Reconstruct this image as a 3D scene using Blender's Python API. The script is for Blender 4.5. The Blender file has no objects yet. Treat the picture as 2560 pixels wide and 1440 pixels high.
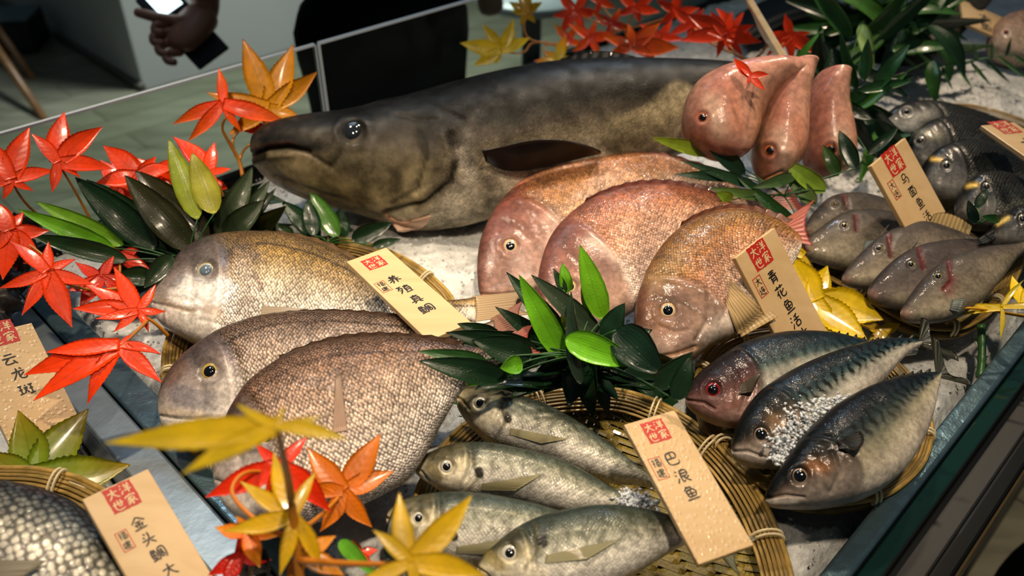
import bpy, math, random
import numpy as np
from mathutils import Vector, Matrix
from mathutils.bvhtree import BVHTree

# ---------------------------------------------------------------- camera, world, lights, exposure
SC = bpy.context.scene
COL = SC.collection
CAM_H = 0.62                     # camera height above the ice (ice bed is z = 0, shop floor z = -0.80)
FPX = 2083.0                     # focal length in pixels of the 2560 x 1440 frame
PITCH = math.radians(35.2)
FLOOR_Z = -0.80
cam_data = bpy.data.cameras.new('camera')
cam = bpy.data.objects.new('camera', cam_data)
COL.objects.link(cam)
cam.location = (0, 0, CAM_H)
cam.rotation_euler = (math.radians(90) - PITCH, 0, 0)
cam_data.sensor_width = 36.0
cam_data.lens = FPX / 2560.0 * 36.0
cam_data.clip_start = 0.02
cam_data.dof.use_dof = True
cam_data.dof.focus_distance = 0.84
cam_data.dof.aperture_fstop = 4.2
SC.camera = cam
SC.view_settings.view_transform = 'Standard'
SC.view_settings.look = 'None'
SC.view_settings.exposure = 1.15
SC.view_settings.gamma = 1.0
SC.view_settings.use_curve_mapping = False

world = bpy.data.worlds.new('world')
SC.world = world
world.use_nodes = True
bg = world.node_tree.nodes['Background']
bg.inputs[0].default_value = (0.55, 0.72, 0.85, 1)
bg.inputs[1].default_value = 0.035

def aim(o, target):
    d = Vector(target) - o.location
    o.rotation_euler = d.to_track_quat('-Z', 'Y').to_euler()

def spot(name, loc, target, power, color, angle, blend=0.6, size=0.03):
    l = bpy.data.lights.new(name, 'SPOT')
    l.energy = power; l.color = color; l.spot_size = math.radians(angle); l.spot_blend = blend
    l.shadow_soft_size = size
    o = bpy.data.objects.new(name, l); COL.objects.link(o)
    o.location = loc; aim(o, target)
    return o

def area(name, loc, target, power, color, sx, sy):
    l = bpy.data.lights.new(name, 'AREA')
    l.energy = power; l.color = color; l.shape = 'RECTANGLE'; l.size = sx; l.size_y = sy
    o = bpy.data.objects.new(name, l); COL.objects.link(o)
    o.location = loc; aim(o, target)
    return o

WARM = (1.0, 0.80, 0.58)
spot('ceiling_spot_warm', (-0.75, 1.05, 1.9), (-0.27, 0.76, 0), 56, WARM, 36, 0.9, 0.05)
spot('ceiling_spot_middle', (0.30, 1.55, 1.95), (0.12, 0.72, 0), 47, WARM, 34, 0.9, 0.05)
spot('ceiling_spot_far', (1.0, 2.0, 1.9), (0.58, 1.22, 0), 66, WARM, 40, 0.9, 0.05)
spot('ceiling_spot_near', (0.28, 0.10, 1.9), (0.14, 0.52, 0), 50, WARM, 48, 0.9, 0.05)
spot('ceiling_spot_cool', (0.55, 2.7, 1.7), (-0.05, 1.05, 0.1), 17, (0.60, 0.80, 1.0), 40, 0.9, 0.06)
spot('ceiling_spot_front', (-0.35, -0.25, 1.9), (-0.16, 1.08, 0.10), 25, WARM, 26, 0.9, 0.05)
spot('fill_spot_customer', (1.75, 0.55, 1.9), (1.75, 0.75, FLOOR_Z), 60, WARM, 44, 0.7, 0.06)  # added unseen lamp that brightens the floor on the customer side
area('fill_area_cool', (-0.6, 1.9, 1.9), (-0.2, 0.9, 0), 2.2, (0.62, 0.82, 1.0), 1.0, 0.3)  # added soft fill for the counter, stands for no ceiling fixture
spot('fill_spot_room', (-0.6, 3.5, 1.9), (-0.7, 3.3, FLOOR_Z), 190, (0.85, 0.95, 0.95), 86, 0.8, 0.3)  # added unseen lamp to brighten the floor behind the glass

# ---------------------------------------------------------------- measuring helpers
rng = np.random.default_rng(7)
cp, sp = math.cos(PITCH), math.sin(PITCH)
CAMP = np.array([0.0, 0.0, CAM_H])

def ray(px, py):
    x = (px - 1280.0) / FPX; y = (720.0 - py) / FPX
    return np.array([x, cp + y * sp, -sp + y * cp])

def P(px, py, z=0.0):
    r = ray(px, py)
    return CAMP + r * ((z - CAM_H) / r[2])

def Q(px, py, depth):
    return CAMP + ray(px, py) * depth

def onp(px, py, pt, n):
    r = ray(px, py)
    return CAMP + r * (np.dot(pt - CAMP, n) / np.dot(r, n))

def proj(V):
    d = V - CAMP
    f = d[:, 1] * cp - d[:, 2] * sp
    u = d[:, 1] * sp + d[:, 2] * cp
    return np.stack([1280 + FPX * d[:, 0] / f, 720 - FPX * u / f], 1)

def depth_of(p):
    d = p - CAMP
    return d[1] * cp - d[2] * sp

def nrm(v):
    v = np.asarray(v, float)
    return v / max(np.linalg.norm(v), 1e-12)

def tilt(deg, az=0.0):
    """surface normal leaning `deg` from straight up towards the viewer side (az turns it to the right)"""
    a, b = math.radians(deg), math.radians(az)
    return np.array([math.sin(a) * math.sin(b), -math.sin(a) * math.cos(b), math.cos(a)])

# counter frame: e1 runs along the counter (right, away), e2 from the customer side to the glass
E1 = nrm([0.7038, 0.7104, 0]); E2 = np.array([-E1[1], E1[0], 0.0])
def ST(s, t, z=0.0):
    return E1 * s + E2 * t + np.array([0, 0, z])

def hexc(h, k=1.0):
    h = h.lstrip('#')
    o = []
    for i in (0, 2, 4):
        c = int(h[i:i + 2], 16) / 255.0
        c = c / 12.92 if c <= 0.04045 else ((c + 0.055) / 1.055) ** 2.4
        o.append(c * k)
    return np.array(o)

def curve(pts, n, ts=None):
    """smooth curve through pts; n samples by arc length (or at the fractions ts)"""
    p = np.asarray(pts, float)
    if len(p) == 2:
        tt = np.linspace(0, 1, n) if ts is None else ts
        return p[0] + (p[1] - p[0]) * np.asarray(tt)[:, None]
    d = np.sqrt(np.linalg.norm(np.diff(p, axis=0), axis=1)) + 1e-9
    k = np.concatenate([[0], np.cumsum(d)])
    m = np.zeros_like(p)
    m[1:-1] = ((p[1:-1] - p[:-2]) / d[:-1, None] * d[1:, None] + (p[2:] - p[1:-1]) / d[1:, None] * d[:-1, None]) / (d[:-1] + d[1:])[:, None]
    m[0] = 2 * (p[1] - p[0]) / d[0] - m[1]
    m[-1] = 2 * (p[-1] - p[-2]) / d[-1] - m[-2]
    def ev(u):
        i = np.clip(np.searchsorted(k, u, side='right') - 1, 0, len(d) - 1)
        h = d[i]; s = (u - k[i]) / h; s = s[:, None]; h = h[:, None]
        return ((2 * s**3 - 3 * s**2 + 1) * p[i] + (s**3 - 2 * s**2 + s) * h * m[i]
                + (-2 * s**3 + 3 * s**2) * p[i + 1] + (s**3 - s**2) * h * m[i + 1])
    uu = np.linspace(0, k[-1], 40 * len(p))
    q = ev(uu)
    L = np.concatenate([[0], np.cumsum(np.linalg.norm(np.diff(q, axis=0), axis=1))]); L /= L[-1]
    tt = np.linspace(0, 1, n) if ts is None else np.asarray(ts)
    return np.stack([np.interp(tt, L, q[:, c]) for c in range(p.shape[1])], 1)

def sstep(a, b, x):
    t = np.clip((x - a) / (b - a), 0, 1)
    return t * t * (3 - 2 * t)

# ---------------------------------------------------------------- object helpers
ORG = {}
def tag(o, label, cat, group=None, kind=None):
    if label: o['label'] = label
    if cat: o['category'] = cat
    if group: o['group'] = group
    if kind: o['kind'] = kind
    return o

def thing(name, label, cat, loc, group=None):
    o = bpy.data.objects.new(name, None)
    o.empty_display_size = 0.03
    COL.objects.link(o)
    o.location = tuple(float(x) for x in loc)
    ORG[o.name] = np.array(loc, float)
    return tag(o, label, cat, group)

def obj(name, V, F, mat, parent=None, smooth=True, cols=None, uvs=None, mats=None, fmat=None):
    me = bpy.data.meshes.new(name)
    V = np.asarray(V, float)
    org = ORG.get(parent.name, np.zeros(3)) if parent is not None else np.zeros(3)
    me.from_pydata((V - org).tolist(), [], [tuple(f) for f in F])
    for m in (mats or [mat]):
        me.materials.append(m)
    if fmat is not None:
        me.polygons.foreach_set('material_index', np.asarray(fmat, np.int32))
    if smooth:
        me.polygons.foreach_set('use_smooth', np.ones(len(me.polygons), bool))
    if cols is not None:
        c = np.asarray(cols, np.float32)
        if c.shape[1] == 3: c = np.concatenate([c, np.ones((len(c), 1), np.float32)], 1)
        a = me.attributes.new('Col', 'FLOAT_COLOR', 'POINT')
        a.data.foreach_set('color', c.ravel())
    if uvs is not None:
        uv = me.uv_layers.new(name='UVMap')
        li = np.zeros(len(me.loops), np.int32); me.loops.foreach_get('vertex_index', li)
        uv.data.foreach_set('uv', np.asarray(uvs, np.float32)[li].ravel())
    me.update()
    o = bpy.data.objects.new(name, me)
    COL.objects.link(o)
    if parent is not None:
        o.parent = parent
        ORG[o.name] = org
    return o

class MB:
    """collects pieces of ONE mesh"""
    def __init__(s): s.V = []; s.F = []; s.C = []; s.U = []; s.n = 0
    def add(s, V, F, col=None, uv=None):
        V = np.asarray(V, float)
        s.V.append(V); s.F += [tuple(i + s.n for i in f) for f in F]
        s.C.append(np.tile(np.asarray(col if col is not None else (1, 1, 1), float), (len(V), 1)) if col is None or np.ndim(col) == 1 else np.asarray(col))
        s.U.append(np.zeros((len(V), 2)) if uv is None else np.asarray(uv))
        s.n += len(V)
    def box(s, c, ax, ay, az, col=None):
        c = np.asarray(c, float)
        V = [c + i * np.asarray(ax) + j * np.asarray(ay) + k * np.asarray(az) for i in (-1, 1) for j in (-1, 1) for k in (-1, 1)]
        s.add(V, [(0, 1, 3, 2), (4, 6, 7, 5), (0, 4, 5, 1), (2, 3, 7, 6), (0, 2, 6, 4), (1, 5, 7, 3)], col)
    def tube(s, pts, r, seg=8, col=None, closed=False, flat=1.0, up=None):
        V, F, U = tube(pts, r, seg, closed, flat, up)
        s.add(V, F, col, U)
    def build(s, name, mat, parent=None, smooth=True, **k):
        return obj(name, np.concatenate(s.V), s.F, mat, parent, smooth, cols=np.concatenate(s.C), uvs=np.concatenate(s.U), **k)

def tube(pts, r, seg=8, closed=False, flat=1.0, up=None):
    p = np.asarray(pts, float); n = len(p)
    r = np.broadcast_to(np.asarray(r, float), (n,))
    t = np.roll(p, -1, 0) - np.roll(p, 1, 0)
    if not closed:
        t[0] = p[1] - p[0]; t[-1] = p[-1] - p[-2]
    t /= np.linalg.norm(t, axis=1)[:, None] + 1e-12
    u0 = np.array([0, 0, 1.0]) if up is None else np.asarray(up, float)
    V = []; U = []
    for i in range(n):
        a = np.cross(t[i], u0)
        if np.linalg.norm(a) < 1e-3: a = np.cross(t[i], [1, 0.1, 0])
        a = nrm(a); b = np.cross(a, t[i])
        for k in range(seg):
            w = 2 * math.pi * k / seg
            V.append(p[i] + r[i] * (a * math.cos(w) + b * math.sin(w) * flat)); U.append((k / seg, i / max(n - 1, 1)))
    F = []
    m = n if closed else n - 1
    for i in range(m):
        for k in range(seg):
            F.append((i * seg + k, i * seg + (k + 1) % seg, ((i + 1) % n) * seg + (k + 1) % seg, ((i + 1) % n) * seg + k))
    if not closed:
        F.append(tuple(range(seg))[::-1]); F.append(tuple((n - 1) * seg + k for k in range(seg)))
    return np.array(V), F, np.array(U)

def gridfaces(n, m, off=0, flip=False):
    F = []
    for i in range(n - 1):
        for j in range(m - 1):
            a = off + i * m + j
            f = (a, a + 1, a + m + 1, a + m)
            F.append(f[::-1] if flip else f)
    return F

def slab(G, N, th):
    """closed thin solid from a grid of points G (n,m,3) with normals N"""
    n, m, _ = G.shape
    N = np.broadcast_to(N, G.shape)
    A = (G + N * th / 2).reshape(-1, 3); B = (G - N * th / 2).reshape(-1, 3)
    o = n * m
    F = gridfaces(n, m) + gridfaces(n, m, o, True)
    per = [(i, 0) for i in range(n)] + [(n - 1, j) for j in range(1, m)] + [(i, m - 1) for i in range(n - 2, -1, -1)] + [(0, j) for j in range(m - 2, 0, -1)]
    ids = [i * m + j for i, j in per]
    for k in range(len(ids)):
        a, b = ids[k], ids[(k + 1) % len(ids)]
        F.append((b, a, a + o, b + o))
    return np.concatenate([A, B]), F

def gnormals(G):
    du = np.gradient(G, axis=0); dv = np.gradient(G, axis=1)
    n = np.cross(du, dv)
    return n / (np.linalg.norm(n, axis=2)[..., None] + 1e-12)

def polydist(X, pts):
    """distance of pixels X (N,2) to a polyline, and fraction along it"""
    p = np.asarray(pts, float)
    best = np.full(len(X), 1e9); fr = np.zeros(len(X))
    if len(p) == 1:
        return np.linalg.norm(X - p[0], axis=1), fr
    seg = np.linalg.norm(np.diff(p, axis=0), axis=1); cum = np.concatenate([[0], np.cumsum(seg)])
    for i in range(len(p) - 1):
        a, b = p[i], p[i + 1]; ab = b - a
        s = np.clip(((X - a) @ ab) / (ab @ ab + 1e-9), 0, 1)
        d = np.linalg.norm(X - a - s[:, None] * ab, axis=1)
        k = d < best
        best[k] = d[k]; fr[k] = (cum[i] + s[k] * seg[i]) / cum[-1]
    return best, fr

# ---------------------------------------------------------------- materials
def mat_new(name):
    m = bpy.data.materials.new(name); m.use_nodes = True
    nt = m.node_tree
    return m, nt, nt.nodes['Principled BSDF']

def nd(nt, t, **k):
    n = nt.nodes.new(t)
    for a, b in k.items(): setattr(n, a, b)
    return n

def mathn(nt, op, a, b=None):
    n = nd(nt, 'ShaderNodeMath', operation=op)
    for i, x in enumerate((a, b)):
        if x is None: continue
        if isinstance(x, (int, float)): n.inputs[i].default_value = x
        else: nt.links.new(x, n.inputs[i])
    return n.outputs[0]

def mixc(nt, fac, a, b, mode='MIX'):
    n = nd(nt, 'ShaderNodeMix', data_type='RGBA', blend_type=mode)
    for i, x in ((0, fac), (6, a), (7, b)):
        if isinstance(x, (int, float)): n.inputs[i].default_value = x
        elif isinstance(x, (tuple, list, np.ndarray)): n.inputs[i].default_value = (*[float(v) for v in x][:3], 1)
        else: nt.links.new(x, n.inputs[i])
    return n.outputs[2]

def ramp(nt, fac, a, b, ca=0.0, cb=1.0):
    n = nd(nt, 'ShaderNodeMapRange', interpolation_type='SMOOTHSTEP')
    nt.links.new(fac, n.inputs[0])
    for i, x in ((1, a), (2, b), (3, ca), (4, cb)): n.inputs[i].default_value = x
    return n.outputs[0]

def noise(nt, scale, detail=3, coord=None, rough=0.55, dist=0.0):
    n = nd(nt, 'ShaderNodeTexNoise')
    n.inputs['Scale'].default_value = scale; n.inputs['Detail'].default_value = detail
    n.inputs['Roughness'].default_value = rough; n.inputs['Distortion'].default_value = dist
    if coord is None:
        g = nd(nt, 'ShaderNodeTexCoord'); coord = g.outputs['Object']
    nt.links.new(coord, n.inputs['Vector'])
    return n.outputs['Fac']

def bump(nt, b, h, strength=0.3, dist=0.001, coat=False):
    n = nd(nt, 'ShaderNodeBump')
    n.inputs['Strength'].default_value = strength; n.inputs['Distance'].default_value = dist
    nt.links.new(h, n.inputs['Height'])
    nt.links.new(n.outputs[0], b.inputs['Normal'])
    if coat: nt.links.new(n.outputs[0], b.inputs['Coat Normal'])

def simple(name, col, rough=0.5, metal=0.0, nscale=0, namt=0.2, bumpd=0.0, coat=0.0, spec=0.5, attr=False):
    m, nt, b = mat_new(name)
    c = np.asarray(col, float)
    b.inputs['Roughness'].default_value = rough; b.inputs['Metallic'].default_value = metal
    b.inputs['Coat Weight'].default_value = coat; b.inputs['Coat Roughness'].default_value = 0.08
    b.inputs['Specular IOR Level'].default_value = spec
    src = None
    if attr:
        src = nd(nt, 'ShaderNodeVertexColor', layer_name='Col').outputs[0]
    if nscale:
        f = noise(nt, nscale, 4)
        lo = c * (1 - namt); hi = c * (1 + namt)
        if src is None:
            out = mixc(nt, f, lo, hi)
        else:
            g = ramp(nt, f, 0.25, 0.75, 1 - namt, 1 + namt)
            out = mixc(nt, 1.0, src, g, 'MULTIPLY')
        nt.links.new(out, b.inputs['Base Color'])
        if bumpd: bump(nt, b, f, 0.5, bumpd)
    elif src is not None:
        nt.links.new(src, b.inputs['Base Color'])
    else:
        b.inputs['Base Color'].default_value = (*c, 1)
    return m

def fish_mat(name,  scale=200.0, dark=0.45, light=1.25, bumpd=0.0012, rough=0.30, metal=0.15, coat=0.5, fine=300.0, mott=0.25, stretch=1.0, wet=900.0, rnd=0.4, spec=0.14):
    """wet fish skin: body colour from the Col attribute, overlapping scales where its alpha is 1"""
    m, nt, b = mat_new(name)
    vc = nd(nt, 'ShaderNodeVertexColor', layer_name='Col')
    uv = nd(nt, 'ShaderNodeUVMap', uv_map='UVMap')
    mp = nd(nt, 'ShaderNodeMapping')
    nt.links.new(uv.outputs[0], mp.inputs['Vector'])
    mp.inputs['Scale'].default_value = (scale, scale * stretch, 1)
    mp0 = mp; mp = nd(nt, 'ShaderNodeMapping'); nt.links.new(mp0.outputs[0], mp.inputs['Vector'])
    mp.inputs['Rotation'].default_value = (0, 0, math.radians(45))
    vo = nd(nt, 'ShaderNodeTexVoronoi'); vo.inputs['Scale'].default_value = 1.0; vo.inputs['Randomness'].default_value = rnd
    vo.voronoi_dimensions = '2D'
    nt.links.new(mp.outputs[0], vo.inputs['Vector'])
    d = vo.outputs['Distance']
    sc = ramp(nt, d, 0.2, 0.6, light, dark)                     # scale centres pale, rims dark
    cs = nd(nt, 'ShaderNodeSeparateColor'); nt.links.new(vo.outputs['Color'], cs.inputs[0])
    sc = mathn(nt, 'MULTIPLY', sc, ramp(nt, cs.outputs[0], 0.0, 1.0, 0.72, 1.28))
    msk = vc.outputs[1]
    mul = nd(nt, 'ShaderNodeMix', data_type='FLOAT')
    nt.links.new(msk, mul.inputs[0]); mul.inputs[2].default_value = 1.0; nt.links.new(sc, mul.inputs[3])
    n1 = noise(nt, 22.0, 5, rough=0.65); n2 = noise(nt, fine, 3)
    g = ramp(nt, n1, 0.3, 0.7, 1 - mott, 1 + mott)
    g2 = ramp(nt, n2, 0.3, 0.7, 0.78, 1.22)
    c = mixc(nt, 1.0, vc.outputs[0], mul.outputs[0], 'MULTIPLY')
    c = mixc(nt, 1.0, c, g, 'MULTIPLY'); c = mixc(nt, 1.0, c, g2, 'MULTIPLY')
    nt.links.new(c, b.inputs['Base Color'])
    inv = mathn(nt, 'SUBTRACT', 0.6, d)
    h = mathn(nt, 'MULTIPLY', inv, msk)
    h2 = mathn(nt, 'MULTIPLY', n2, 0.30)
    bump(nt, b, mathn(nt, 'ADD', h, h2), 0.8, bumpd)
    nw = noise(nt, wet, 3, rough=.6)                                  # uneven film of water: clusters of small glints
    hc = mathn(nt, 'ADD', mathn(nt, 'MULTIPLY', nw, 1.0), mathn(nt, 'MULTIPLY', h, 0.7))
    bc = nd(nt, 'ShaderNodeBump'); bc.inputs['Strength'].default_value = 0.55; bc.inputs['Distance'].default_value = 0.0011
    nt.links.new(hc, bc.inputs['Height']); nt.links.new(bc.outputs[0], b.inputs['Coat Normal'])
    n3 = noise(nt, 55.0, 4)
    nt.links.new(ramp(nt, n3, .35, .65, rough, rough + .2), b.inputs['Roughness']); b.inputs['Metallic'].default_value = metal
    nt.links.new(ramp(nt, n3, .3, .6, coat, coat * .35), b.inputs['Coat Weight']); b.inputs['Coat Roughness'].default_value = 0.07
    b.inputs['Specular IOR Level'].default_value = spec
    return m

def fin_mat(name, rays=60.0, rough=0.35, trans=0.0):
    m, nt, b = mat_new(name)
    vc = nd(nt, 'ShaderNodeVertexColor', layer_name='Col')
    uv = nd(nt, 'ShaderNodeUVMap', uv_map='UVMap')
    sx = nd(nt, 'ShaderNodeSeparateXYZ'); nt.links.new(uv.outputs[0], sx.inputs[0])
    w = mathn(nt, 'SINE', mathn(nt, 'MULTIPLY', sx.outputs[0], rays * 6.2832))
    g = ramp(nt, w, -1, 1, 0.78, 1.15)
    c = mixc(nt, 1.0, vc.outputs[0], g, 'MULTIPLY')
    nt.links.new(c, b.inputs['Base Color'])
    bump(nt, b, w, 0.5, 0.0006)
    b.inputs['Roughness'].default_value = rough; b.inputs['Coat Weight'].default_value = 0.12; b.inputs['Specular IOR Level'].default_value = .2
    return m

M = {}
M['bream'] = fish_mat('bream_skin', 380.0, 0.40, 1.35, 0.0016, 0.36, 0.15, 0.6, 260, mott=.36, wet=260, stretch=.72, rnd=.45)
M['snapper'] = fish_mat('snapper_skin', 330.0, 0.62, 1.3, 0.0012, 0.40, 0.0, 0.6, 160, mott=.36, wet=200)
M['cobia'] = fish_mat('cobia_skin', 330.0, 0.8, 1.1, 0.0010, 0.45, 0.0, 0.28, 60, mott=.6, wet=420, spec=.06)
M['redhead'] = fish_mat('red_snapper_skin', 300.0, 0.9, 1.05, 0.0008, 0.40, 0.0, 0.6, 110, mott=.12, wet=160)
M['file'] = fish_mat('filefish_skin', 900.0, 0.95, 1.05, 0.0005, 0.45, 0.0, 0.25, 220, mott=.35, wet=120)
M['gilt'] = fish_mat('gilthead_skin', 260.0, 0.55, 1.3, 0.0012, 0.38, 0.10, 0.5, 240, mott=.35, wet=220)
M['giltbig'] = fish_mat('gilthead_large_scale_skin', 165.0, 0.28, 1.5, 0.0014, 0.38, 0.10, 0.4, 200, mott=.45, wet=220, rnd=.6)
M['mack'] = fish_mat('mackerel_skin', 800.0, 0.95, 1.05, 0.0006, 0.36, 0.10, 0.5, 220, mott=.3, wet=230, spec=.08)
M['scad'] = fish_mat('scad_skin', 420.0, 0.80, 1.15, 0.0007, 0.36, 0.15, 0.5, 220, mott=.35, wet=230)
M['fin'] = fin_mat('fin_skin', 14)
M['eye'] = simple('eye_wet', (1, 1, 1), 0.06, 0.0, coat=1.0, attr=True)
M['steel'] = simple('brushed_steel', hexc('8c9aa3'), 0.32, 0.85, 60, 0.18, 0.0006)
M['steel_wet'] = simple('wet_steel', hexc('6f8c99'), 0.22, 0.85, 90, 0.3, 0.0015)
M['black'] = simple('black_panel', hexc('0a0c0d'), 0.45, 0, 20, 0.3)
M['rail'] = simple('black_rail_metal', hexc('121415'), 0.3, 0.6, 40, 0.3)
M['wood'] = None
# ---------------------------------------------------------------- fish
PROF = [(0, .0), (.03, .30), (.08, .52), (.16, .78), (.27, 1.0), (.42, .98), (.6, .78), (.78, .46), (.92, .22), (1, .13)]
PROF_SLIM = [(0, .0), (.02, .18), (.06, .38), (.12, .60), (.20, .82), (.32, 1.0), (.48, 1.0), (.65, .8), (.82, .48), (.93, .25), (1, .16)]
PROF_ROUND = [(0, .0), (.02, .36), (.06, .62), (.13, .84), (.25, 1.0), (.45, 1.0), (.65, .8), (.82, .48), (.93, .25), (1, .16)]

class Fish: pass

def bands(c, lst):
    k = sorted(lst, key=lambda a: a[0])
    xs = [a[0] for a in k]; cs = np.array([hexc(a[1]) for a in k])
    return np.stack([np.interp(c, xs, cs[:, i]) for i in range(3)], 1)

def fish(name, label, cat, group, D, V, z, tau=15, az=0, T=0.03, prof=PROF, base=(), head=None, th=(0.28, 0.0, 0.03),
         marks=(), grooves=(), gill=0.0012, lat=None, eye=None, mat='bream', N=200, MS=84, scale=1.0, sq=0.66, bend=0.0,
         zpx=None, shrink=0.97, jit=0.0, belly=0.0, arch=0.0, spots=None):
    D = np.asarray(D, float); V = np.asarray(V, float)
    n = tilt(tau, az)
    if zpx is None:
        zpx = (D.mean(0) + V.mean(0)) / 2
    pt = P(zpx[0], zpx[1], z)
    Dw = np.array([onp(a, b, pt, n) for a, b in D]); Vw = np.array([onp(a, b, pt, n) for a, b in V])
    i = np.linspace(0, 1, N)
    ts = np.where(i < 0.5, 2 * i * i * 1.0, i * 2 - 0.5)              # denser towards the snout
    ts = ts / ts[-1]
    ts = np.clip(ts, 0.0008, 1)
    Dc = curve(Dw, N, ts); Vc = curve(Vw, N, ts)
    mid = (Dc + Vc) / 2; hv = (Dc - Vc) / 2
    h = np.linalg.norm(hv, axis=1); a = hv / (h[:, None] + 1e-12); h = h * shrink
    pr = np.interp(ts, [p[0] for p in prof], [p[1] for p in prof])
    k = np.ones(9) / 9
    pr = np.convolve(np.pad(pr, 4, mode='edge'), k, 'valid')
    pr = pr * np.sqrt(np.clip(ts / 0.03, 0, 1))
    Th = np.minimum(T * pr, 1.6 * h + 0.0015)
    MU = 18
    ph = np.concatenate([np.linspace(0, math.pi, MS), np.linspace(math.pi, 2 * math.pi, MU + 2)[1:-1]])
    c = np.cos(ph); s = np.sign(np.sin(ph)) * np.abs(np.sin(ph)) ** sq
    off = bend * (ts * (1 - ts) * 4)
    G = (mid[:, None, :] + a[:, None, :] * (h[:, None] * c[None, :])[..., None]
         + n * (Th[:, None] * s[None, :] * (1 - belly * 0.5 * (1 + c[None, :])) + off[:, None])[..., None])
    m = len(ph)
    tt = np.repeat(ts, m); cc = np.tile(c, N); pp = np.tile(ph, N)
    vis = pp < math.pi
    # normals of the closed grid
    Gp = np.concatenate([G[:, -1:], G, G[:, :1]], 1)
    du = np.gradient(G, axis=0); dv = (Gp[:, 2:] - Gp[:, :-2]) / 2
    NN = np.cross(dv, du); NN /= np.linalg.norm(NN, axis=2)[..., None] + 1e-12
    if np.sum(NN[:, MS // 2] @ n) < 0: NN = -NN
    X = G.reshape(-1, 3).copy(); NF = NN.reshape(-1, 3)
    px = proj(X)
    # colour
    col = bands(cc + jit * np.sin(tt * 60 + 3 * np.sin(tt * 23)), base)
    thc = th[0] + th[1] * cc + th[2] * (1 - cc * cc)
    hm = sstep(thc + 0.025, thc - 0.025, tt)
    if head is not None:
        col = col * (1 - hm[:, None]) + bands(cc, head) * hm[:, None]
    if lat is not None:
        lc = np.interp(tt, [q[0] for q in lat[0]], [q[1] for q in lat[0]])
        w = lat[1] / np.repeat(np.maximum(h, 0.004), m)
        q = np.exp(-((cc - lc) / w) ** 2) * (tt > lat[0][0][0]) * vis * lat[3]
        col = col * (1 - q[:, None]) + hexc(lat[2]) * q[:, None]
    if gill and head is not None:                                    # crease shade and pale lip painted into colour along gill cover, cheek plate
        for k_, w_, st_ in ((1.0, .010, .55), (.70, .012, .30)):
            q = np.exp(-((tt - thc * k_ - .004) / w_) ** 2) * st_ * sstep(-.98, -.6, cc) * sstep(.8, .4, cc) * vis
            col = col * (1 - q[:, None] * .75)
            q2 = np.exp(-((tt - thc * k_ + .022) / w_) ** 2) * st_ * .6 * sstep(-.98, -.6, cc) * sstep(.8, .4, cc) * vis
            col = col * (1 + q2[:, None] * .5)
    if spots is not None:                                            # wavy back bars of mackerel
        cmin, cmax, freq, hx, st = spots
        wv = np.sin(tt * freq * 6.283 + 1.3 * np.sin(cc * 6 + tt * 17) + .9 * np.sin(cc * 15 - tt * 41)) + .35 * np.sin(tt * 140 + cc * 9)
        q = sstep(0.0, 0.7, wv) * sstep(cmin, cmin + 0.25, cc) * (1 - sstep(cmax - .1, cmax, cc)) * (1 - hm) * st
        col = col * (1 - q[:, None]) + hexc(hx) * q[:, None]
    vi = np.where(vis)[0]
    for mk in marks:
        pts, w, hx, st = mk[:4]
        d, fr = polydist(px[vi], pts)
        if len(mk) > 4:                                              # closed patch: soft-edged blob
            q = sstep(w * 1.25, w * 0.75, d) * st
        else:
            q = np.exp(-(d / w) ** 2) * st
        col[vi] = col[vi] * (1 - q[:, None]) + hexc(hx) * q[:, None]
    # sculpted lines
    g = np.zeros(len(X))
    if gill:
        q = (tt - thc) / 0.012
        g += vis * gill * (np.exp(-np.clip(q + 1.4, -9, 9) ** 2) * 0.9 - 1.3 * np.exp(-np.clip(q - 0.3, -9, 9) ** 2) - .5 * np.exp(-np.clip((tt - thc * .7) / .012, -9, 9) ** 2)) * sstep(-0.97, -0.7, cc) * sstep(0.95, 0.6, cc)
    for pts, w, dp in grooves:
        d, fr = polydist(px[vi], pts)
        g[vi] += -dp * np.exp(-(d / w) ** 2)
    if eye is not None:
        ex, ey, er = eye[:3]
        d = np.linalg.norm(px[vi] - np.array([ex, ey]), axis=1)
        sc_ = depth_of(pt) / FPX
        g[vi] += er * sc_ * 0.07 * np.exp(-((d - er * 1.28) / (er * 0.28)) ** 2) - er * sc_ * 0.25 * sstep(er * 1.0, er * 0.6, d)
        q = np.exp(-((d - er * 1.12) / (er * 0.2)) ** 2) * 0.45
        col[vi] = col[vi] * (1 - q[:, None]) + hexc(eye[4] if len(eye) > 4 else '2a2622') * q[:, None]
    X = X + NF * g[:, None]
    F = []
    ar = np.arange(N - 1)[:, None] * m + np.arange(m)[None, :]
    nx = np.arange(N - 1)[:, None] * m + (np.arange(m)[None, :] + 1) % m
    F = np.stack([ar, nx, nx + m, ar + m], 2).reshape(-1, 4)
    F = F.tolist() + [list(range(m))[::-1], [(N - 1) * m + q for q in range(m)]]
    tri = np.cross(X[F[5 * m][1]] - X[F[5 * m][0]], X[F[5 * m][2]] - X[F[5 * m][0]])
    midv = (N // 2) * m + MS // 2
    f0 = F[(N // 2) * m + MS // 2]
    if np.dot(np.cross(X[f0[1]] - X[f0[0]], X[f0[2]] - X[f0[0]]), n) < 0:
        F = [f[::-1] for f in F]
    cum = np.concatenate([[0], np.cumsum(np.linalg.norm(np.diff(mid, axis=0), axis=1))])
    U = np.stack([np.repeat(cum, m), (math.pi / 2 - pp) * np.repeat(h, m) * 0.85 + 0.3], 1)
    mask = (1 - hm) * sstep(1.0, 0.95, tt) * scale
    C4 = np.concatenate([col, mask[:, None]], 1)
    low = X[:, 2].min()
    root = thing(name, label, cat, (pt[0], pt[1], low), group)
    body = obj('body', X, F, M[mat] if isinstance(mat, str) else mat, root, True, C4, U)
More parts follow.
